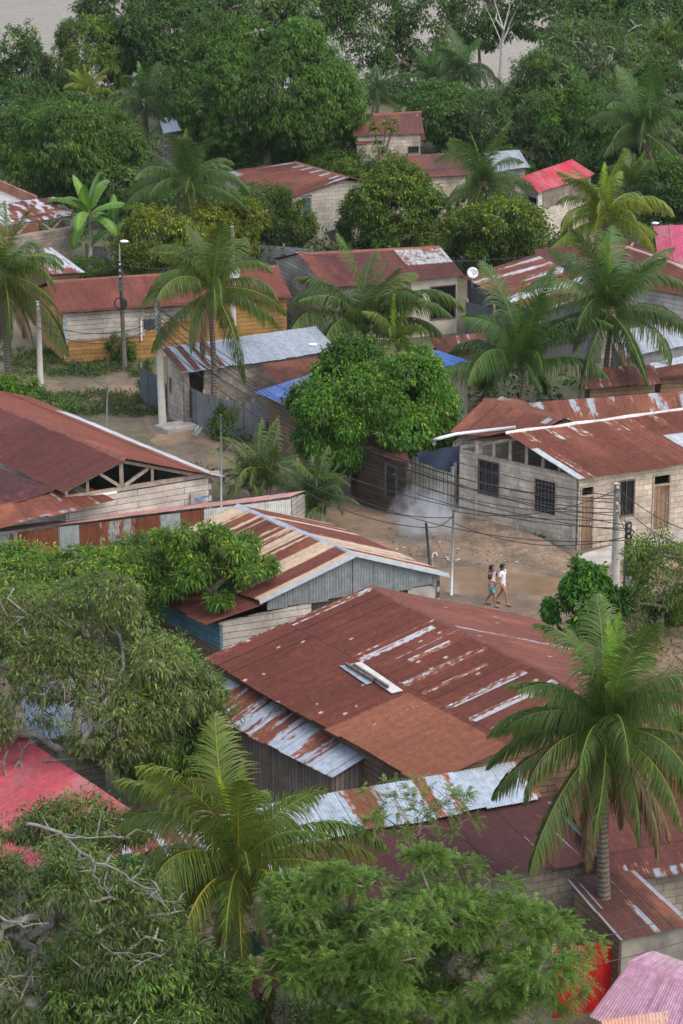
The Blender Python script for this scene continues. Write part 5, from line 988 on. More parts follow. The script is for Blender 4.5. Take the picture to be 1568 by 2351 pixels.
palm('dark palm at the river bank beneath the thin trees', (1000, 290), (1002, 200), 90, 14, n=18, dead=0, nuts=None, tint=(.6, .85, .85))
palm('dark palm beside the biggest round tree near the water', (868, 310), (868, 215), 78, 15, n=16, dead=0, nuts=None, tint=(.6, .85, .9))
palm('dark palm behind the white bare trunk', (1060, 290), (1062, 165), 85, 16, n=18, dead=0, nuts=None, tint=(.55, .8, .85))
palm('young palm with one bright yellow spear above the round tree', (912, 900), (912, 790), 105, 17, n=11, dead=0, nuts=None, tint=(1.35, 1.3, .7), keys=['spear']*2+['high']*3+['mid']*3+['out']*4)
palm('short young palm at the foot of the upright dark palm', (1110, 950), (1112, 905), 88, 18, n=12, dead=0, nuts=None, tint=(.95, 1.1, .8), keys=['spear']+['up']*4+['high']*4+['mid']*3)
palm('small pale palm behind the yellowest palm', (1452, 520), (1452, 432), 78, 19, n=15, dead=0, nuts=None, tint=(.9, 1.0, .85), keys=['spear']+['up']*4+['high']*4+['mid']*4+['out']*2)
palm('small palm beside the far tiered roof', (795, 400), (795, 330), 70, 20, n=14, dead=0, nuts=None, tint=(.75, .95, .95), keys=['up']*4+['high']*4+['mid']*4+['out']*2)
palm('grass like palm with narrow fronds at the upper river edge', (1525, 260), (1522, 120), 75, 21, n=22, dead=0, nuts=None, tint=(.9, 1.05, .75), keys=['spear']*3+['up']*8+['high']*7+['mid']*4)
palm('palm partly out of view at the edge beside the coral roof', (10, 1880), (-15, 1720), 120, 22, n=16, dead=1, nuts=None, tint=(.9, 1, .8))
palm('dark drooping palm behind the coral roof and the near palm', (420, 2330), (385, 2010), 170, 23, n=9, dead=2, nuts=None, tint=(.65, .85, .7), keys=['out']*4+['low']*5)
areca('feathery clump of thin palms beside the dirt road under the cables', (605, 1170), 1, 112, 42, .6, (1.0, 1.0, .98), .85)
areca('clump of thin palms between the white panel and the dirt road', (730, 1215), 2, 108, 49, .75, (.78, .9, .88), .85)
banana('banana plant with broad arching leaves in front of the mottled roof house', (208, 612), 118, 3, 13, (1.45, 1.35, 1.1), 'banana plants', 1.35); banana('smaller banana plant beside the broad arching one', (262, 610), 90, 4, 8, (1.0, 1.15, 1.0), 'banana plants', 1.05)
banana('dark banana plant at the picture edge by the broad dense tree', (5, 470), 105, 5, 9, (.55, .8, .75), 'banana plants', 1.0)
grass_stuff('grass', 'rough grass and weeds around the path and the orange house', [[(-40, 800), (330, 800), (330, 872), (-40, 862)], [(130, 905), (430, 888), (460, 960), (200, 960)], [(330, 835), (345, 800), (370, 960), (300, 950)], [(480, 1000), (640, 1020), (640, 1060), (500, 1035)]], 1, 60, .38)
grass_stuff('grass', 'sparse weeds on the bank and road edges', [[(1230, 1225), (1325, 1268), (1325, 1300), (1180, 1240)], [(360, 1035), (520, 1085), (540, 1130), (420, 1090)], [(1440, 1330), (1640, 1290), (1640, 1560), (1400, 1500)], [(1100, 1210), (1325, 1290), (1325, 1315), (1100, 1240)]], 2, 22, .22, (1.1, 1, .9))
grass_stuff('grass', 'green ground cover under the trees and between the far houses', [[(-60, 330), (1640, 330), (1640, 620), (-60, 620)]], 3, 5, .5, (.8, .95, .9))
def undergrowth():
    rg = np.random.default_rng(9); quads = [((-80, 300), (1650, 300), (1650, 640), (-80, 640)), ((640, 690), (760, 690), (760, 760), (640, 760)), ((900, 850), (1420, 880), (1420, 960), (1080, 940)), ((-60, 1250), (420, 1480), (420, 1640), (-60, 1640)), ((-60, 1960), (420, 1960), (700, 2420), (-60, 2420))]; Ps = []
    for q in quads:
        a, b, c, d = [np.array(P(*x)) for x in q]; n = int((np.linalg.norm(np.cross(b-a, d-a))+np.linalg.norm(np.cross(b-c, d-c)))*.5*22); u = rg.random((n, 1)); v = rg.random((n, 1)); p = (a*(1-u)+b*u)*(1-v)+(d*(1-u)+c*u)*v
        hgt = fbm(p[:, 0]*.35, p[:, 1]*.35, 7, 3); k = hgt > .42; p = p[k]; p[:, 2] = rg.random(k.sum())*np.clip((hgt[k]-.38)*6, .1, 1.3); Ps.append(p)
    p = np.concatenate(Ps); n = len(p); vt = leaves_arrays(p, sph(rg, n)+np.array([[0, 0, .3]]), sph(rg, n)+np.array([[0, 0, 1.]]), rg.uniform(.2, .45, n), rg.uniform(.08, .18, n), .2, .3)
    o = link(bpy.data.objects.new('undergrowth', leaf_mesh('undergrowth', vt, colors(rg, n, (.05, .105, .03), (.12, .17, .04), .1, None, .02, .35)))); o.color = (1, 1, 1, 1); tag(o, 'low leafy undergrowth between the houses and below the trees', 'undergrowth', None, 'stuff')
undergrowth()
def debris():
    rg = np.random.default_rng(12); mb = MB()
    for i in range(420):
        x = rg.uniform(880, 1340); y = rg.uniform(1130, 1340); lo = 1095+.38*(x-900)*1.0
        if y < lo+60 or y > lo+190 or (y > 1296 and x < 1310): continue
        p = P(x, y); s = rg.uniform(.015, .05); mb.box((p.x, p.y, .03+.0*s), s*rg.uniform(1, 3.2), s, s*.6, rg.uniform(0, 3))
    o = mb.build('rubble', MAT['timber_dark']); tag(o, 'scattered sticks and stones along the dirt bank', 'rubble', None, 'stuff')
    w = MB()
    for i in range(90):
        x = rg.uniform(900, 1330); y = rg.uniform(1150, 1330); lo = 1095+.38*(x-900)
        if not lo+40 < y < lo+185 or (y > 1296 and x < 1310): continue
        p = P(x, y); s = rg.uniform(.03, .10); w.box((p.x, p.y, .05), s*1.5, s, .02, rg.uniform(0, 3))
    o = w.build('litter', MAT['carton']); tag(o, 'pale scraps of litter along the dirt bank', 'litter', None, 'stuff')
debris()
# ================================================================ poles, lamps, cables
POLE = {}
def pole(key, name, label, base, top, r, m, lamp=None, extra=None, cat='pole', group=None):
    b = P(*base); t = at(*top, b.y); root = thing(name, label, cat, tuple(b), group=group); q = t-b; mb = MB(); mb.tube([(0, 0, -.1), tuple(q*.5), tuple(q)], [r*1.15, r, r*.8], 12); mb.build('shaft', MAT[m], root, True); POLE[key] = t
    POLE[key+'_r'] = (root, q, b); return root, q, b
def lamp_head(root, q, d, arm=True):
    a = q+V((d*.35, -.1, .22)); mb = MB()
    if arm: mb.tube([q+V((0, 0, -.25)), q+V((0, 0, .1)), q+V((d*.12, -.04, .22)), a], .025, 6); mb.build('lamp_arm', MAT['galv'], root, True)
    l = MB(); l.ball((a.x+d*.14, a.y-.05, a.z-.01), .22, .11, .075, 8); l.build('lamp_head', MAT['lamp_white'], root, True)
def insul(root, q, n=3, dz=.22, w=.0, m='insulator'):
    for i in range(n):
        mb = MB(); c = q+V((0, -.14, -.12-dz*i)); mb.lathe(c, [(.0, -.05), (.05, -.05), (.035, -.02), (.055, 0), (.035, .02), (.05, .05), (.0, .05)], 8); mb.build('insulator', MAT[m], root, True)
r, q, b = pole('a', 'concrete_pole', 'pale concrete pole beside the palm with dead fronds', (95, 932), (87, 692), .13, 'pole_concrete'); insul(r, q, 2)
r, q, b = pole('b', 'lamp_pole', 'dark slim pole with white lamp head and coiled cable before the orange house', (287, 848), (275, 600), .10, 'pole_dark'); mb = MB(); mb.tube([q, q+V((0, 0, .85))], .03, 6); mb.build('lamp_post', MAT['galv'], r); lamp_head(r, q+V((0, 0, .8)), .5, False); insul(r, q, 4, .3)
mb = MB()
for k in range(14): a = 2*PI*k/14; a2 = a+2*PI/14; mb.tube([(q.x*.55+math.cos(a)*.3-.05, -.16, q.z*.62+math.sin(a)*.3), (q.x*.55+math.cos(a2)*.3-.05, -.16, q.z*.62+math.sin(a2)*.3)], .035, 5)
mb.build('cable_coil', MAT['cable_black'], r); mb = MB(); mb.box((q.x*.6+.12, -.2, q.z*.62+.02), .3, .2, .3); mb.build('junction_box', MAT['black'], r); mb = MB(); mb.box((q.x*.7, -.18, q.z*.78), .22, .2, .5); mb.build('meter_box', MAT['pole_dark'], r)
r, q, b = pole('c', 'concrete_pole', 'white concrete pole behind the palm with pale transformer box', (538, 828), (533, 520), .12, 'pole_concrete'); mb = MB(); mb.box((q.x*.8+.1, -.25, q.z*.68), .45, .35, .62); mb.build('transformer_box', MAT['lamp_white'], r)
r, q, b = pole('d', 'concrete_pole', 'concrete pole standing at the corner of the grey block house', (374, 978), (360, 690), .16, 'pole_concrete'); insul(r, q, 3, .25)
r, q, b = pole('e', 'concrete_pole', 'concrete pole nearest the glossy bush, carrying many cables', (1411, 1405), (1417, 1110), .15, 'pole_concrete'); insul(r, q, 4, .3)
r, q, b = pole('f', 'wooden_pole', 'dark wooden pole with meter box right beside the concrete pole', (1438, 1425), (1443, 1198), .15, 'pole_dark'); mb = MB(); mb.box((.02, -.2, q.z*.42), .22, .14, .32); mb.build('meter_box', MAT['carton'], r); insul(r, q, 3, .2); mb = MB()
for k in range(5): mb.tube([q+V((0, 0, -.1*k)), q+V((.2*math.sin(k*2), -.22, -.25-.1*k)), q+V((.05, -.1, -.6-.1*k))], .02, 5)
mb.build('cable_loops', MAT['cable_black'], r)
pole('g', 'metal_pipe', 'thin metal pipe post standing at the puddle', (1036, 1366), (1041, 1168), .05, 'galv', cat='post')
pole('h', 'wooden_post', 'thin dark post beside the striped roof corner', (994, 1372), (978, 1200), .06, 'pole_dark', cat='post')
r, q, b = pole('i', 'plastic_pipe', 'white hooked plastic pipe beside the thin dark post', (997, 1362), (992, 1280), .03, 'pvc', cat='pipe'); mb = MB(); mb.tube([q, q+V((.03, 0, .16)), q+V((.14, 0, .2)), q+V((.2, 0, .08))], .028, 6); mb.build('pipe_hook', MAT['pvc'], r)
pole('j', 'metal_pipe', 'thin metal pipe with paler foot beside the zinc edge of the big rust roof', (240, 1120), (247, 880), .045, 'galv', cat='post')
pole('k', 'metal_pipe', 'thin metal pipe post in front of the areca palms', (508, 1190), (507, 952), .045, 'galv', cat='post')
r, q, b = pole('l', 'lamp_pole', 'street lamp with curved arm rising out of the round green tree', (742, 1010), (741, 800), .06, 'galv'); lamp_head(r, q, -.9)
r, q, b = pole('m', 'lamp_pole', 'dark lamp pole in front of the magenta roof', (1497, 640), (1495, 530), .12, 'pole_dark'); mb = MB(); mb.tube([q, q+V((0, 0, .35))], .03, 6); mb.build('lamp_post', MAT['galv'], r); lamp_head(r, q+V((0, 0, .25)), .4, False)
for i, (bx, by, tx, ty) in enumerate(((936, 1375, 937, 1330), (944, 1376, 946, 1331))):
    r, q, b = pole('n%d' % i, 'vent_pipe', 'short hooked grey pipe at the end of the corrugated gable', (bx, by), (tx, ty), .03, 'galv', cat='pipe', group='hooked pipes at the gable'); mb = MB(); mb.tube([q, q+V((.02, 0, .1)), q+V((.1, 0, .13)), q+V((.15, 0, .03))], .028, 6); mb.build('pipe_hook', MAT['galv'], r)
def cable(p, q, sag, r=.016, label='thin black overhead cable sagging between the poles', group='overhead cables', n=18, name='overhead_cable'):
    c = (p+q)/2; pts = [p.lerp(q, i/n)-c - V((0, 0, sag*4*(i/n)*(1-i/n))) for i in range(n+1)]; mb = MB(); mb.tube(pts, r, 4); o = mb.build(name, MAT['cable_black']); o.location = c; return tag(o, label, 'cable', group)
def off(k, dz=0, dx=0, dy=0): return POLE[k]+V((dx, dy, dz))
far_r = [at(1700, 1235+14*i, 88.0) for i in range(8)]
W_ = [('e', -.2, 'g', -.05, .5), ('e', -.45, 'd', -.3, 1.5), ('e', -.7, 'd', -.6, 1.9), ('e', -.95, 'd', -.8, 2.0), ('f', -.1, 'd', -1.0, 1.5), ('f', -.3, 'd', -1.25, 1.9), ('e', -1.2, 'd', -1.5, 1.6), ('f', -.5, 'g', -.5, .6), ('e', -.55, 'd', -.15, 2.2), ('e', -1.05, 'd', -1.1, 2.4), ('f', -.2, 'd', -1.75, 2.2), ('e', -1.35, 'k', -.1, 1.2), ('f', -.65, 'k', -.5, 1.5), ('d', -.15, 'b', -.3, .5), ('d', -.4, 'b', -.7, .7), ('d', -.7, 'b', -1.0, .9), ('d', -.9, 'a', -.9, .6), ('d', -1.1, 'a', -1.2, .8), ('h', -.1, 'g', -.2, .2), ('b', -.1, 'c', -1.2, .5), ('e', -.3, 'f', -.2, .12), ('e', -.8, 'f', -.4, .2), ('k', -.2, 'd', -1.3, .5), ('g', -.3, 'k', -.3, 1.1), ('a', -.3, 'j', -.2, .5), ('m', -.2, 'c', -.8, 1.2), ('h', -.15, 'k', -.6, .9)]
for a, da, c, dc, sg in W_: cable(off(a, da, 0, -.15), off(c, dc, 0, -.15), sg)
for i in range(6): cable(off('f' if i % 2 else 'e', -.15-.22*i, 0, -.15), far_r[i], .5+.1*i, .015, 'thick black cable running from the pole pair out of the picture', 'cables leaving the pole pair')
cable(P(1040, 1305, 2.8), off('h', -.1), .05, .01, 'thin wire from the striped roof corner to the thin dark post', None)
cable(P(1150, 2192, 3.2), P(1640, 2078, 3.2), .15, .012, 'pale wire crossing in front of the brown corrugated roof', None); cable(P(1180, 2250, 2.6), P(1640, 2140, 2.6), .12, .012, 'pale wire below the eave of the stained concrete wall', None)
# ================================================================ small things
def dish():
    b = P(1084, 640, 2.9); root = thing('satellite_dish', 'grey satellite dish on the roof edge between plaster house and streaked roof', 'satellite dish', (b.x, b.y, b.z)); mb = MB(); mb.tube([(0, 0, -.5), (0, 0, .25)], .03, 6); mb.build('mast', MAT['galv'], root)
    d = MB(); pr = [(.02, 0), (.12, .016), (.22, .05), (.30, .095), (.305, .105), (.22, .068), (.12, .032), (.02, .016)]; d.lathe((0, 0, 0), pr, 20); o = d.build('reflector', MAT['galv'], root, True); o.location = (0, -.08, .3); o.rotation_euler = (R_(62), 0, R_(12))
    a = MB(); a.tube([(0, -.12, .12), (.05, -.55, .38)], .015, 5); a.ball((.05, -.56, .39), .05, .05, .06, 6); a.build('feed_arm', MAT['galv'], root)
dish()
def cloth(name, label, cat, corners, m, sag=.1, n=14, group=None, th=.008):
    q = [P(*c) if not isinstance(c, Vector) else c for c in corners]; c0 = sum(q, V((0, 0, 0)))/4; rg = random.Random(len(label)); vs = []; ph = rg.random()*6
    for j in range(n+1):
        for i in range(n+1):
            u, v = i/n, j/n; p = q[0].lerp(q[1], u).lerp(q[3].lerp(q[2], u), v)-c0; p.z -= sag*4*u*(1-u)*(.4+.6*v); p += V((.03*math.sin(u*11+ph), .05*math.sin(u*9+v*3+ph), .02*math.sin(u*14+v*5))); vs.append(p)
    N1 = len(vs); vs2 = [p-V((0, -th, th)) for p in vs]; fs = [(j*(n+1)+i, j*(n+1)+i+1, (j+1)*(n+1)+i+1, (j+1)*(n+1)+i) for j in range(n) for i in range(n)]
    mb = MB(); mb.add(vs+vs2, fs+[tuple(k+N1 for k in reversed(f)) for f in fs]); o = mb.build(name, MAT[m], None, True); o.location = c0; return tag(o, label, cat, group)
cloth('laundry_cloth', 'dark navy cloth hung in front of the orange boards', 'cloth', [(329, 733, 2.3), (355, 731, 2.3), (355, 756, 1.75), (329, 757, 1.75)], 'cloth_dark', .03)
cloth('blue_hammock', 'bright blue sling of cloth hanging under the flat topped tree', 'hammock', [(338, 1384, 1.9), (402, 1386, 1.9), (400, 1394, 1.6), (342, 1395, 1.6)], 'tarp_blue_light' if simple('tarp_blue_light', (.12, .30, .55), .6, 0, .1) else '', .22)
cloth('blue_tarp', 'bright blue scrap of tarpaulin on top of the patchwork shed', 'tarpaulin', [(444, 1146, 2.72), (478, 1138, 2.76), (486, 1141, 2.72), (448, 1151, 2.68)], 'tarp_blue', -.06)
cloth('dark_tarp', 'dark blue tarpaulin hung under the gutter beside the block house', 'tarpaulin', [(955, 1040, 2.85), (1064, 1020, 3.0), (1066, 1092, 1.7), (962, 1060, 2.45)], 'tarp_navy' if simple('tarp_navy', (.012, .025, .06), .6, 0, .2) else '', .05)
cloth('teal_tarp', 'dark teal tarpaulin stretched behind the trunk of the near palm', 'tarpaulin', [(528, 2138, 2.3), (622, 2142, 2.3), (625, 2192, 1.5), (530, 2188, 1.5)], 'tarp_teal', .04)
cloth('teal_curtain', 'teal cloth hanging at the corner of the crimson roof house', 'cloth', [(1227, 488, 1.95), (1247, 494, 1.95), (1247, 528, 1.0), (1227, 522, 1.0)], 'tarp_teal', .02)
cloth('scrap_sheet', 'pale crumpled metal scrap leaning on the zinc fence', 'scrap', [(455, 975, .75), (466, 982, .7), (452, 1001, .05), (440, 996, .05)], 'lamp_white', .02)
cloth('scrap_sheet', 'grey loose sheet leaning below the white block house', 'sheet', [(748, 533, 1.6), (775, 524, 1.6), (783, 548, .9), (765, 560, .6)], 'metal_trim', .02)
cloth('scrap_sheet', 'upright corrugated scrap panel under the white block house wall', 'sheet', [(660, 528, 1.35), (690, 529, 1.35), (693, 562, .3), (668, 562, .3)], 'rust_trim', .01)
def steps():
    root = MB(); p = P(388, 968); e = V((.82, .57, 0)).normalized(); n = V((e.y, -e.x, 0)); b = P(405, 985); root.boxf(V((0, 0, 0)), e, n, -.8, .8, -.55, .55, 0, .2); o = root.build('doorstep_slab', MAT['concrete']); o.location = (b.x, b.y, 0); tag(o, 'low concrete slab in front of the grey block house wall', 'slab')
steps()
def barrel():
    b = P(398, 1500); root = thing('barrel', 'dark blue barrel under the flat topped tree by the blue boarded wall', 'barrel', tuple(b)); mb = MB(); mb.lathe((0, 0, 0), [(.0, 0), (.27, 0), (.29, .03), (.29, .28), (.305, .30), (.29, .32), (.29, .58), (.305, .6), (.29, .62), (.29, .86), (.27, .88), (.25, .86), (0, .86)], 18); mb.build('body', MAT['tarp_navy'], root, True); l = MB(); l.lathe((0, 0, 0), [(0, .87), (.05, .87), (.05, .9), (0, .9)], 10); l.build('lid_plug', MAT['black'], root)
barrel()
# ---- smoke
def smoke():
    m = bpy.data.materials.new('smoke'); m.use_nodes = True; nt = m.node_tree; nt.nodes.remove(nt.nodes['Principled BSDF']); v = nt.nodes.new('ShaderNodeVolumePrincipled'); v.inputs['Color'].default_value = (.86, .93, 1.0, 1); v.inputs['Anisotropy'].default_value = .2
    tc = N(nt, 'ShaderNodeTexCoord'); n = noise(nt, tc.outputs['Object'], 1.25, 6, .62); gr = N(nt, 'ShaderNodeTexGradient', gradient_type='SPHERICAL'); mp = N(nt, 'ShaderNodeMapping'); mp.inputs['Scale'].default_value = (.58, .62, .6); nt.links.new(tc.outputs['Object'], mp.inputs[0]); nt.links.new(mp.outputs[0], gr.inputs[0])
    a = N(nt, 'ShaderNodeMath', operation='MULTIPLY'); r = ramp(nt, n.outputs[0], [(.42, 0), (.64, 1)]); nt.links.new(r, a.inputs[0]); nt.links.new(gr.outputs[1], a.inputs[1]); d = N(nt, 'ShaderNodeMath', operation='MULTIPLY'); nt.links.new(a.outputs[0], d.inputs[0]); d.inputs[1].default_value = 2.0
    nt.links.new(d.outputs[0], v.inputs['Density']); nt.links.new(v.outputs[0], nt.nodes['Material Output'].inputs['Volume']); b = P(978, 1235); mb = MB(); mb.ball((0, 0, 0), 1.7, 1.5, 1.6, 14); o = mb.build('smoke', m); o.location = (b.x, b.y, .75); tag(o, 'pale drifting smoke over the dirt road by the plank gate', 'smoke', None, 'stuff')
smoke()
# ================================================================ people
def skinmesh(name, nodes, edges, m, root=None, parent=None, sub=2):
    """nodes: {key:(x,y,z,r)} or (x,y,z,rx,ry)"""
    keys = list(nodes); me = bpy.data.meshes.new(name); me.from_pydata([nodes[k][:3] for k in keys], [(keys.index(a), keys.index(b)) for a, b in edges], []); me.materials.append(m); o = bpy.data.objects.new(name, me); link(o, parent)
    md = o.modifiers.new('skin', 'SKIN'); md.use_smooth_shade = True; md.branch_smoothing = .4
    for i, k in enumerate(keys):
        sv = me.skin_vertices[0].data[i]; q = nodes[k]; sv.radius = (q[3], q[4] if len(q) > 4 else q[3]); sv.use_root = (k == (root or keys[0]))
    s = o.modifiers.new('sub', 'SUBSURF'); s.levels = sub; s.render_levels = sub; return o
def skin_mat():
    m, nt, b = nmat('skin'); b.inputs['Base Color'].default_value = (.36, .185, .115, 1); b.inputs['Roughness'].default_value = .5; b.inputs['Subsurface Weight'].default_value = .08; MAT['skin'] = m
skin_mat(); simple('hair_black', (.012, .010, .010), .5, 0, .2); simple('tee_white', (.72, .74, .80), .8, 0, .04); simple('lip', (.25, .09, .07), .5, 0, .05); simple('sandal', (.02, .018, .018), .6, 0, .1)
def pattern(name, stops, scale):
    m, nt, b = nmat(name); n = noise(nt, geo_pos(nt), scale, 5, .7); nt.links.new(ramp(nt, n.outputs[0], stops), b.inputs['Base Color']); b.inputs['Roughness'].default_value = .85; MAT[name] = m
pattern('blouse', [(.38, (.30, .21, .20)), (.5, (.58, .47, .45)), (.64, (.68, .58, .56))], 14); pattern('shorts', [(.38, (.008, .035, .045)), (.5, (.02, .17, .17)), (.62, (.25, .42, .38))], 15); simple('sleeve_dark', (.035, .016, .018), .8, 0, .1)
def person(label, px, hd, S, top, sleeve, lower, stride, armL, armR, girth, hem, braid):
    """figure faces +Y locally; x = her own left/right; heights in m for a 1.60 m figure scaled by S"""
    b = P(*px); root = thing('person', label, 'person', tuple(b), hd, 'two women walking'); root.scale = (S, S, S); g = girth
    nd = {'pel': (0, 0, .90, .125*g, .095*g), 'waist': (0, .005, 1.06, .108*g, .08*g), 'chest': (0, .01, 1.24, .125*g, .09*g), 'neckb': (0, -.005, 1.35, .06, .055), 'neck': (0, .01, 1.40, .042), 'jaw': (0, .035, 1.445, .058, .062), 'head': (0, .028, 1.515, .070, .085), 'crown': (0, .012, 1.575, .045, .05), 'nose0': (0, .10, 1.487, .014), 'nose': (0, .128, 1.472, .009)}
    ed = [('pel', 'waist'), ('waist', 'chest'), ('chest', 'neckb'), ('neckb', 'neck'), ('neck', 'jaw'), ('jaw', 'head'), ('head', 'crown'), ('head', 'nose0'), ('nose0', 'nose')]
    for sgn, tagc in ((1, 'l'), (-1, 'r')):
        f = stride*sgn          # fore-aft offset of the foot
        hip = (sgn*.085, .0, .84, .085*g); kn = (sgn*.085, f*.55+.06, .47, .055*g); an = (sgn*.075, f*1.0-(.06 if f < 0 else 0), .085 if f >= 0 else .12, .034); toe = (sgn*.09, f+.14-(.05 if f < 0 else 0), .03, .028, .022)
        calf = (sgn*.083, f*.8+.01, .32, .05*g)
        for k, v in (('hip', hip), ('kn', kn), ('calf', calf), ('an', an), ('toe', toe)): nd[k+tagc] = v
        ed += [('pel', 'hip'+tagc), ('hip'+tagc, 'kn'+tagc), ('kn'+tagc, 'calf'+tagc), ('calf'+tagc, 'an'+tagc), ('an'+tagc, 'toe'+tagc)]
        A = armL if sgn > 0 else armR; sh = (sgn*.165, 0, 1.305, .052*g); nd['sh'+tagc] = sh; el = A[0]; wr = A[1]; nd['el'+tagc] = (*el, .036*g); nd['fa'+tagc] = (*[el[i]*.5+wr[i]*.5 for i in range(3)], .032*g); nd['wr'+tagc] = (*wr, .024)
        d = (V(wr)-V(el)).normalized(); pm = V(wr)+d*.06; nd['pm'+tagc] = (*pm, .036, .018); ed += [('chest', 'sh'+tagc), ('sh'+tagc, 'el'+tagc), ('el'+tagc, 'fa'+tagc), ('fa'+tagc, 'wr'+tagc), ('wr'+tagc, 'pm'+tagc)]
        sd = d.cross(V((sgn, 0, 0))); sd = sd.normalized() if sd.length > .1 else V((0, 1, 0)); inn = V((-sgn, 0, 0)); inn = (inn-d*inn.dot(d)).normalized()
        for j, (o_, ln) in enumerate(((-.030, .062), (-.010, .075), (.011, .07), (.03, .052))):
            p1 = pm+d*.045+sd*o_; p2 = p1+d*ln*.55+inn*.012; p3 = p2+d*ln*.4+inn*.022
            for nm, p in (('f', p1), ('g', p2), ('h', p3)): nd['%s%d%s' % (nm, j, tagc)] = (*p, .0088)
            ed += [('pm'+tagc, 'f%d%s' % (j, tagc)), ('f%d%s' % (j, tagc), 'g%d%s' % (j, tagc)), ('g%d%s' % (j, tagc), 'h%d%s' % (j, tagc))]
        t1 = pm-d*.01+sd*.042; t2 = t1+d*.045+sd*.012+inn*.012; nd['t1'+tagc] = (*t1, .011); nd['t2'+tagc] = (*t2, .009); ed += [('pm'+tagc, 't1'+tagc), ('t1'+tagc, 't2'+tagc)]
        sand = MB(); an_ = V(an); tt = V(toe); dirf = V((tt.x-an_.x, tt.y-an_.y, 0)).normalized(); c = (V((an_.x, an_.y, 0))+V((tt.x, tt.y, 0)))/2; nn = V((-dirf.y, dirf.x, 0)); sand.boxf(V((c.x, c.y, min(an_.z, tt.z+.05)-.085 if f >= 0 else .0)), dirf, nn, -.13, .13, -.045, .045, 0, .018); sand.build('sandal', MAT['sandal'], root)
        ey = MB(); ey.ball((sgn*.030, .103, 1.508), .011, .008, .007, 6); ey.build('eye', MAT['hair_black'], root, True)
    body = skinmesh('body', nd, ed, MAT['skin'], 'pel', root)
    mo = MB(); mo.ball((0, .103, 1.442), .020, .010, .006, 6); mo.build('mouth', MAT['lip'], root, True)
    # hair
    hn = {'a': (0, -.012, 1.50, .085, .085), 'b': (0, -.005, 1.56, .080, .078), 'b2': (0, .03, 1.592, .05, .05), 'c': (0, -.06, 1.44, .055, .04), 'd': (braid[0], -.075, 1.33, .035, .026), 'e': (braid[0]*1.4, -.08, 1.33-braid[1], .022)}
    skinmesh('hair', hn, [('a', 'b'), ('b', 'b2'), ('a', 'c'), ('c', 'd'), ('d', 'e')], MAT['hair_black'], 'a', root)
    # top
    tn = {'hem': (0, 0, hem, .165*g, .125*g), 'w': (0, .005, (hem+1.24)/2, .145*g, .11*g), 'ch': (0, .01, 1.24, .145*g, .107*g), 'nk': (0, 0, 1.345, .085, .07)}; te = [('hem', 'w'), ('w', 'ch'), ('ch', 'nk')]
    if sleeve is None:
        for sgn, k, A in ((1, 'l', armL), (-1, 'r', armR)):
            el = A[0]; s0 = V((sgn*.165, 0, 1.305)); s1 = s0.lerp(V(el), .8); tn['s'+k] = (*s0, .075*g); tn['e'+k] = (*s1, .072*g); te += [('ch', 's'+k), ('s'+k, 'e'+k)]
    skinmesh('shirt', tn, te, MAT[top], 'ch', root)
    if sleeve:
        for sgn, A in ((1, armL), (-1, armR)):
            s0 = V((sgn*.12, 0, 1.315)); s1 = V((sgn*.165, 0, 1.30)); s2 = s1.lerp(V(A[0]), .85); skinmesh('sleeve', {'a': (*s0, .07*g), 'b': (*s1, .075*g), 'c': (*s2, .068*g)}, [('a', 'b'), ('b', 'c')], MAT[sleeve], 'b', root)
    if lower:
        ln = {'p': (0, 0, .93, .15*g, .115*g), 'q': (0, 0, .86, .15*g, .11*g)}; le = [('p', 'q')]
        for sgn, k in ((1, 'l'), (-1, 'r')):
            f = stride*sgn; ln['h'+k] = (sgn*.095, f*.12, .74, .105*g); ln['k'+k] = (sgn*.10, f*.5+.05, .50, .092*g); le += [('q', 'h'+k), ('h'+k, 'k'+k)]
        skinmesh('shorts', ln, le, MAT[lower], 'q', root)
    return root
person('woman with tied hair in a brown blouse and green patterned shorts, arm across her belly', (1128, 1391), R_(-118), 1.0, 'blouse', 'sleeve_dark', 'shorts', .20, ((.22, .02, 1.06), (.06, .21, .98)), ((-.23, .05, 1.06), (-.05, .22, 1.00)), 1.28, .80, (-.03, .08))
person('slim woman in a long white tee shirt with bare legs, walking', (1153, 1388), R_(-118), 1.0, 'tee_white', None, None, .24, ((.21, -.05, 1.06), (.23, .05, .86)), ((-.20, -.03, 1.06), (-.21, .08, .85)), .98, .63, (-.02, .16))
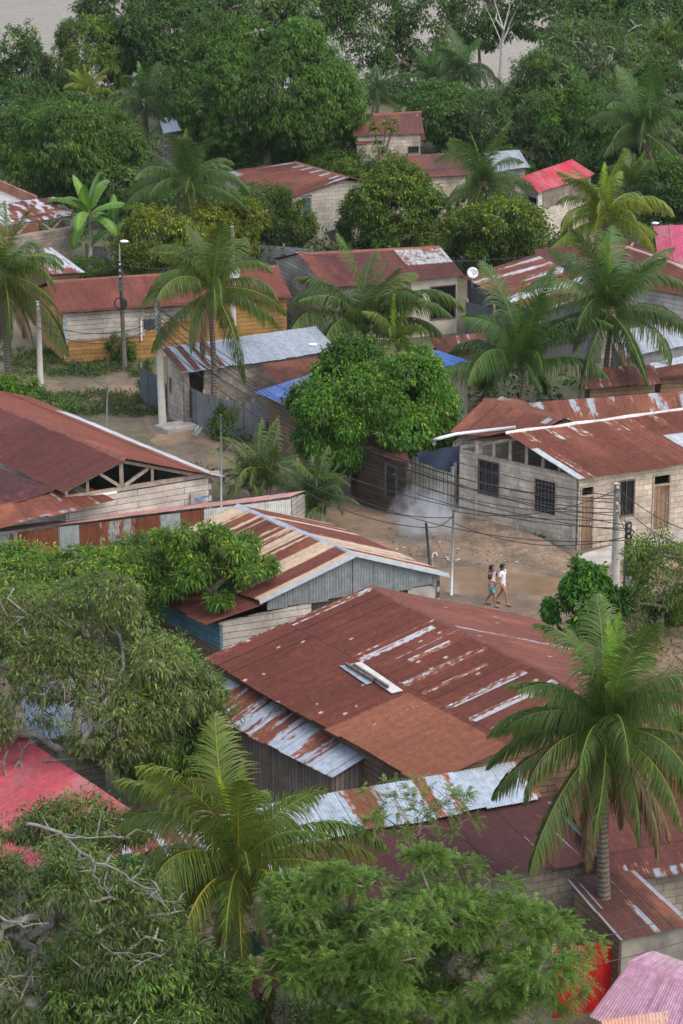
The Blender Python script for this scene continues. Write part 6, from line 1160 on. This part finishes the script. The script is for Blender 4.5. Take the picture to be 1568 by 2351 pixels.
# ================================================================ camera, light
w = bpy.data.worlds.new('World'); SC.world = w; w.use_nodes = True; nt = w.node_tree; bg = nt.nodes['Background']
sky = nt.nodes.new('ShaderNodeTexSky'); sky.sky_type = 'NISHITA'; sky.sun_disc = False
EL, AZ = 52, 128      # sun elevation, azimuth measured from +Y towards +X
sky.sun_elevation = R_(EL); sky.sun_rotation = R_(AZ); sky.air_density = 1.3; sky.dust_density = 4.0; sky.ozone_density = 1.0
nt.links.new(mixc(nt, 'MIX', .55, sky.outputs[0], (1.35, 1.40, 1.47)), bg.inputs[0])   # thin even cloud over the clear sky; bg.inputs[1].default_value = .15
sun = bpy.data.lights.new('sun', 'SUN'); sun.energy = .85; sun.angle = R_(32); sun.color = (1, .93, .82); so = bpy.data.objects.new('sun', sun); COL.objects.link(so)
dv = V((math.sin(R_(AZ))*math.cos(R_(EL)), math.cos(R_(AZ))*math.cos(R_(EL)), math.sin(R_(EL)))); so.rotation_euler = dv.to_track_quat('Z', 'Y').to_euler(); so.location = (40, 60, 60)
cam = bpy.data.cameras.new('camera'); cam.sensor_fit = 'HORIZONTAL'; cam.sensor_width = 36; cam.lens = 36*FPX/1568; cam.clip_end = 9000; cam.clip_start = 1
co = bpy.data.objects.new('camera', cam); co.location = CAM; co.rotation_euler = (PI/2-PITCH, 0, 0); COL.objects.link(co); SC.camera = co
SC.view_settings.view_transform = 'Standard'; SC.view_settings.look = 'None'; SC.view_settings.exposure = -0.84; SC.view_settings.gamma = 1
SC.cycles.max_bounces = 6; SC.cycles.transparent_max_bounces = 4; SC.cycles.use_denoising = True

def haze():
    m = bpy.data.materials.new('haze'); m.use_nodes = True; nt = m.node_tree; nt.nodes.remove(nt.nodes['Principled BSDF']); v = nt.nodes.new('ShaderNodeVolumePrincipled'); v.inputs['Color'].default_value = (.86, .91, .97, 1); v.inputs['Density'].default_value = .00006; v.inputs['Anisotropy'].default_value = .1
    nt.links.new(v.outputs[0], nt.nodes['Material Output'].inputs['Volume']); mb = MB(); mb.boxf(V((0, 0, 0)), V((1, 0, 0)), V((0, 1, 0)), -3100, 3100, -110, 6100, -9, 38); o = mb.build('haze', m); o['kind'] = 'stuff'; o['label'] = 'thin pale haze over the whole village'
haze(); SC.cycles.volume_bounces = 2; SC.cycles.volume_step_rate = 1
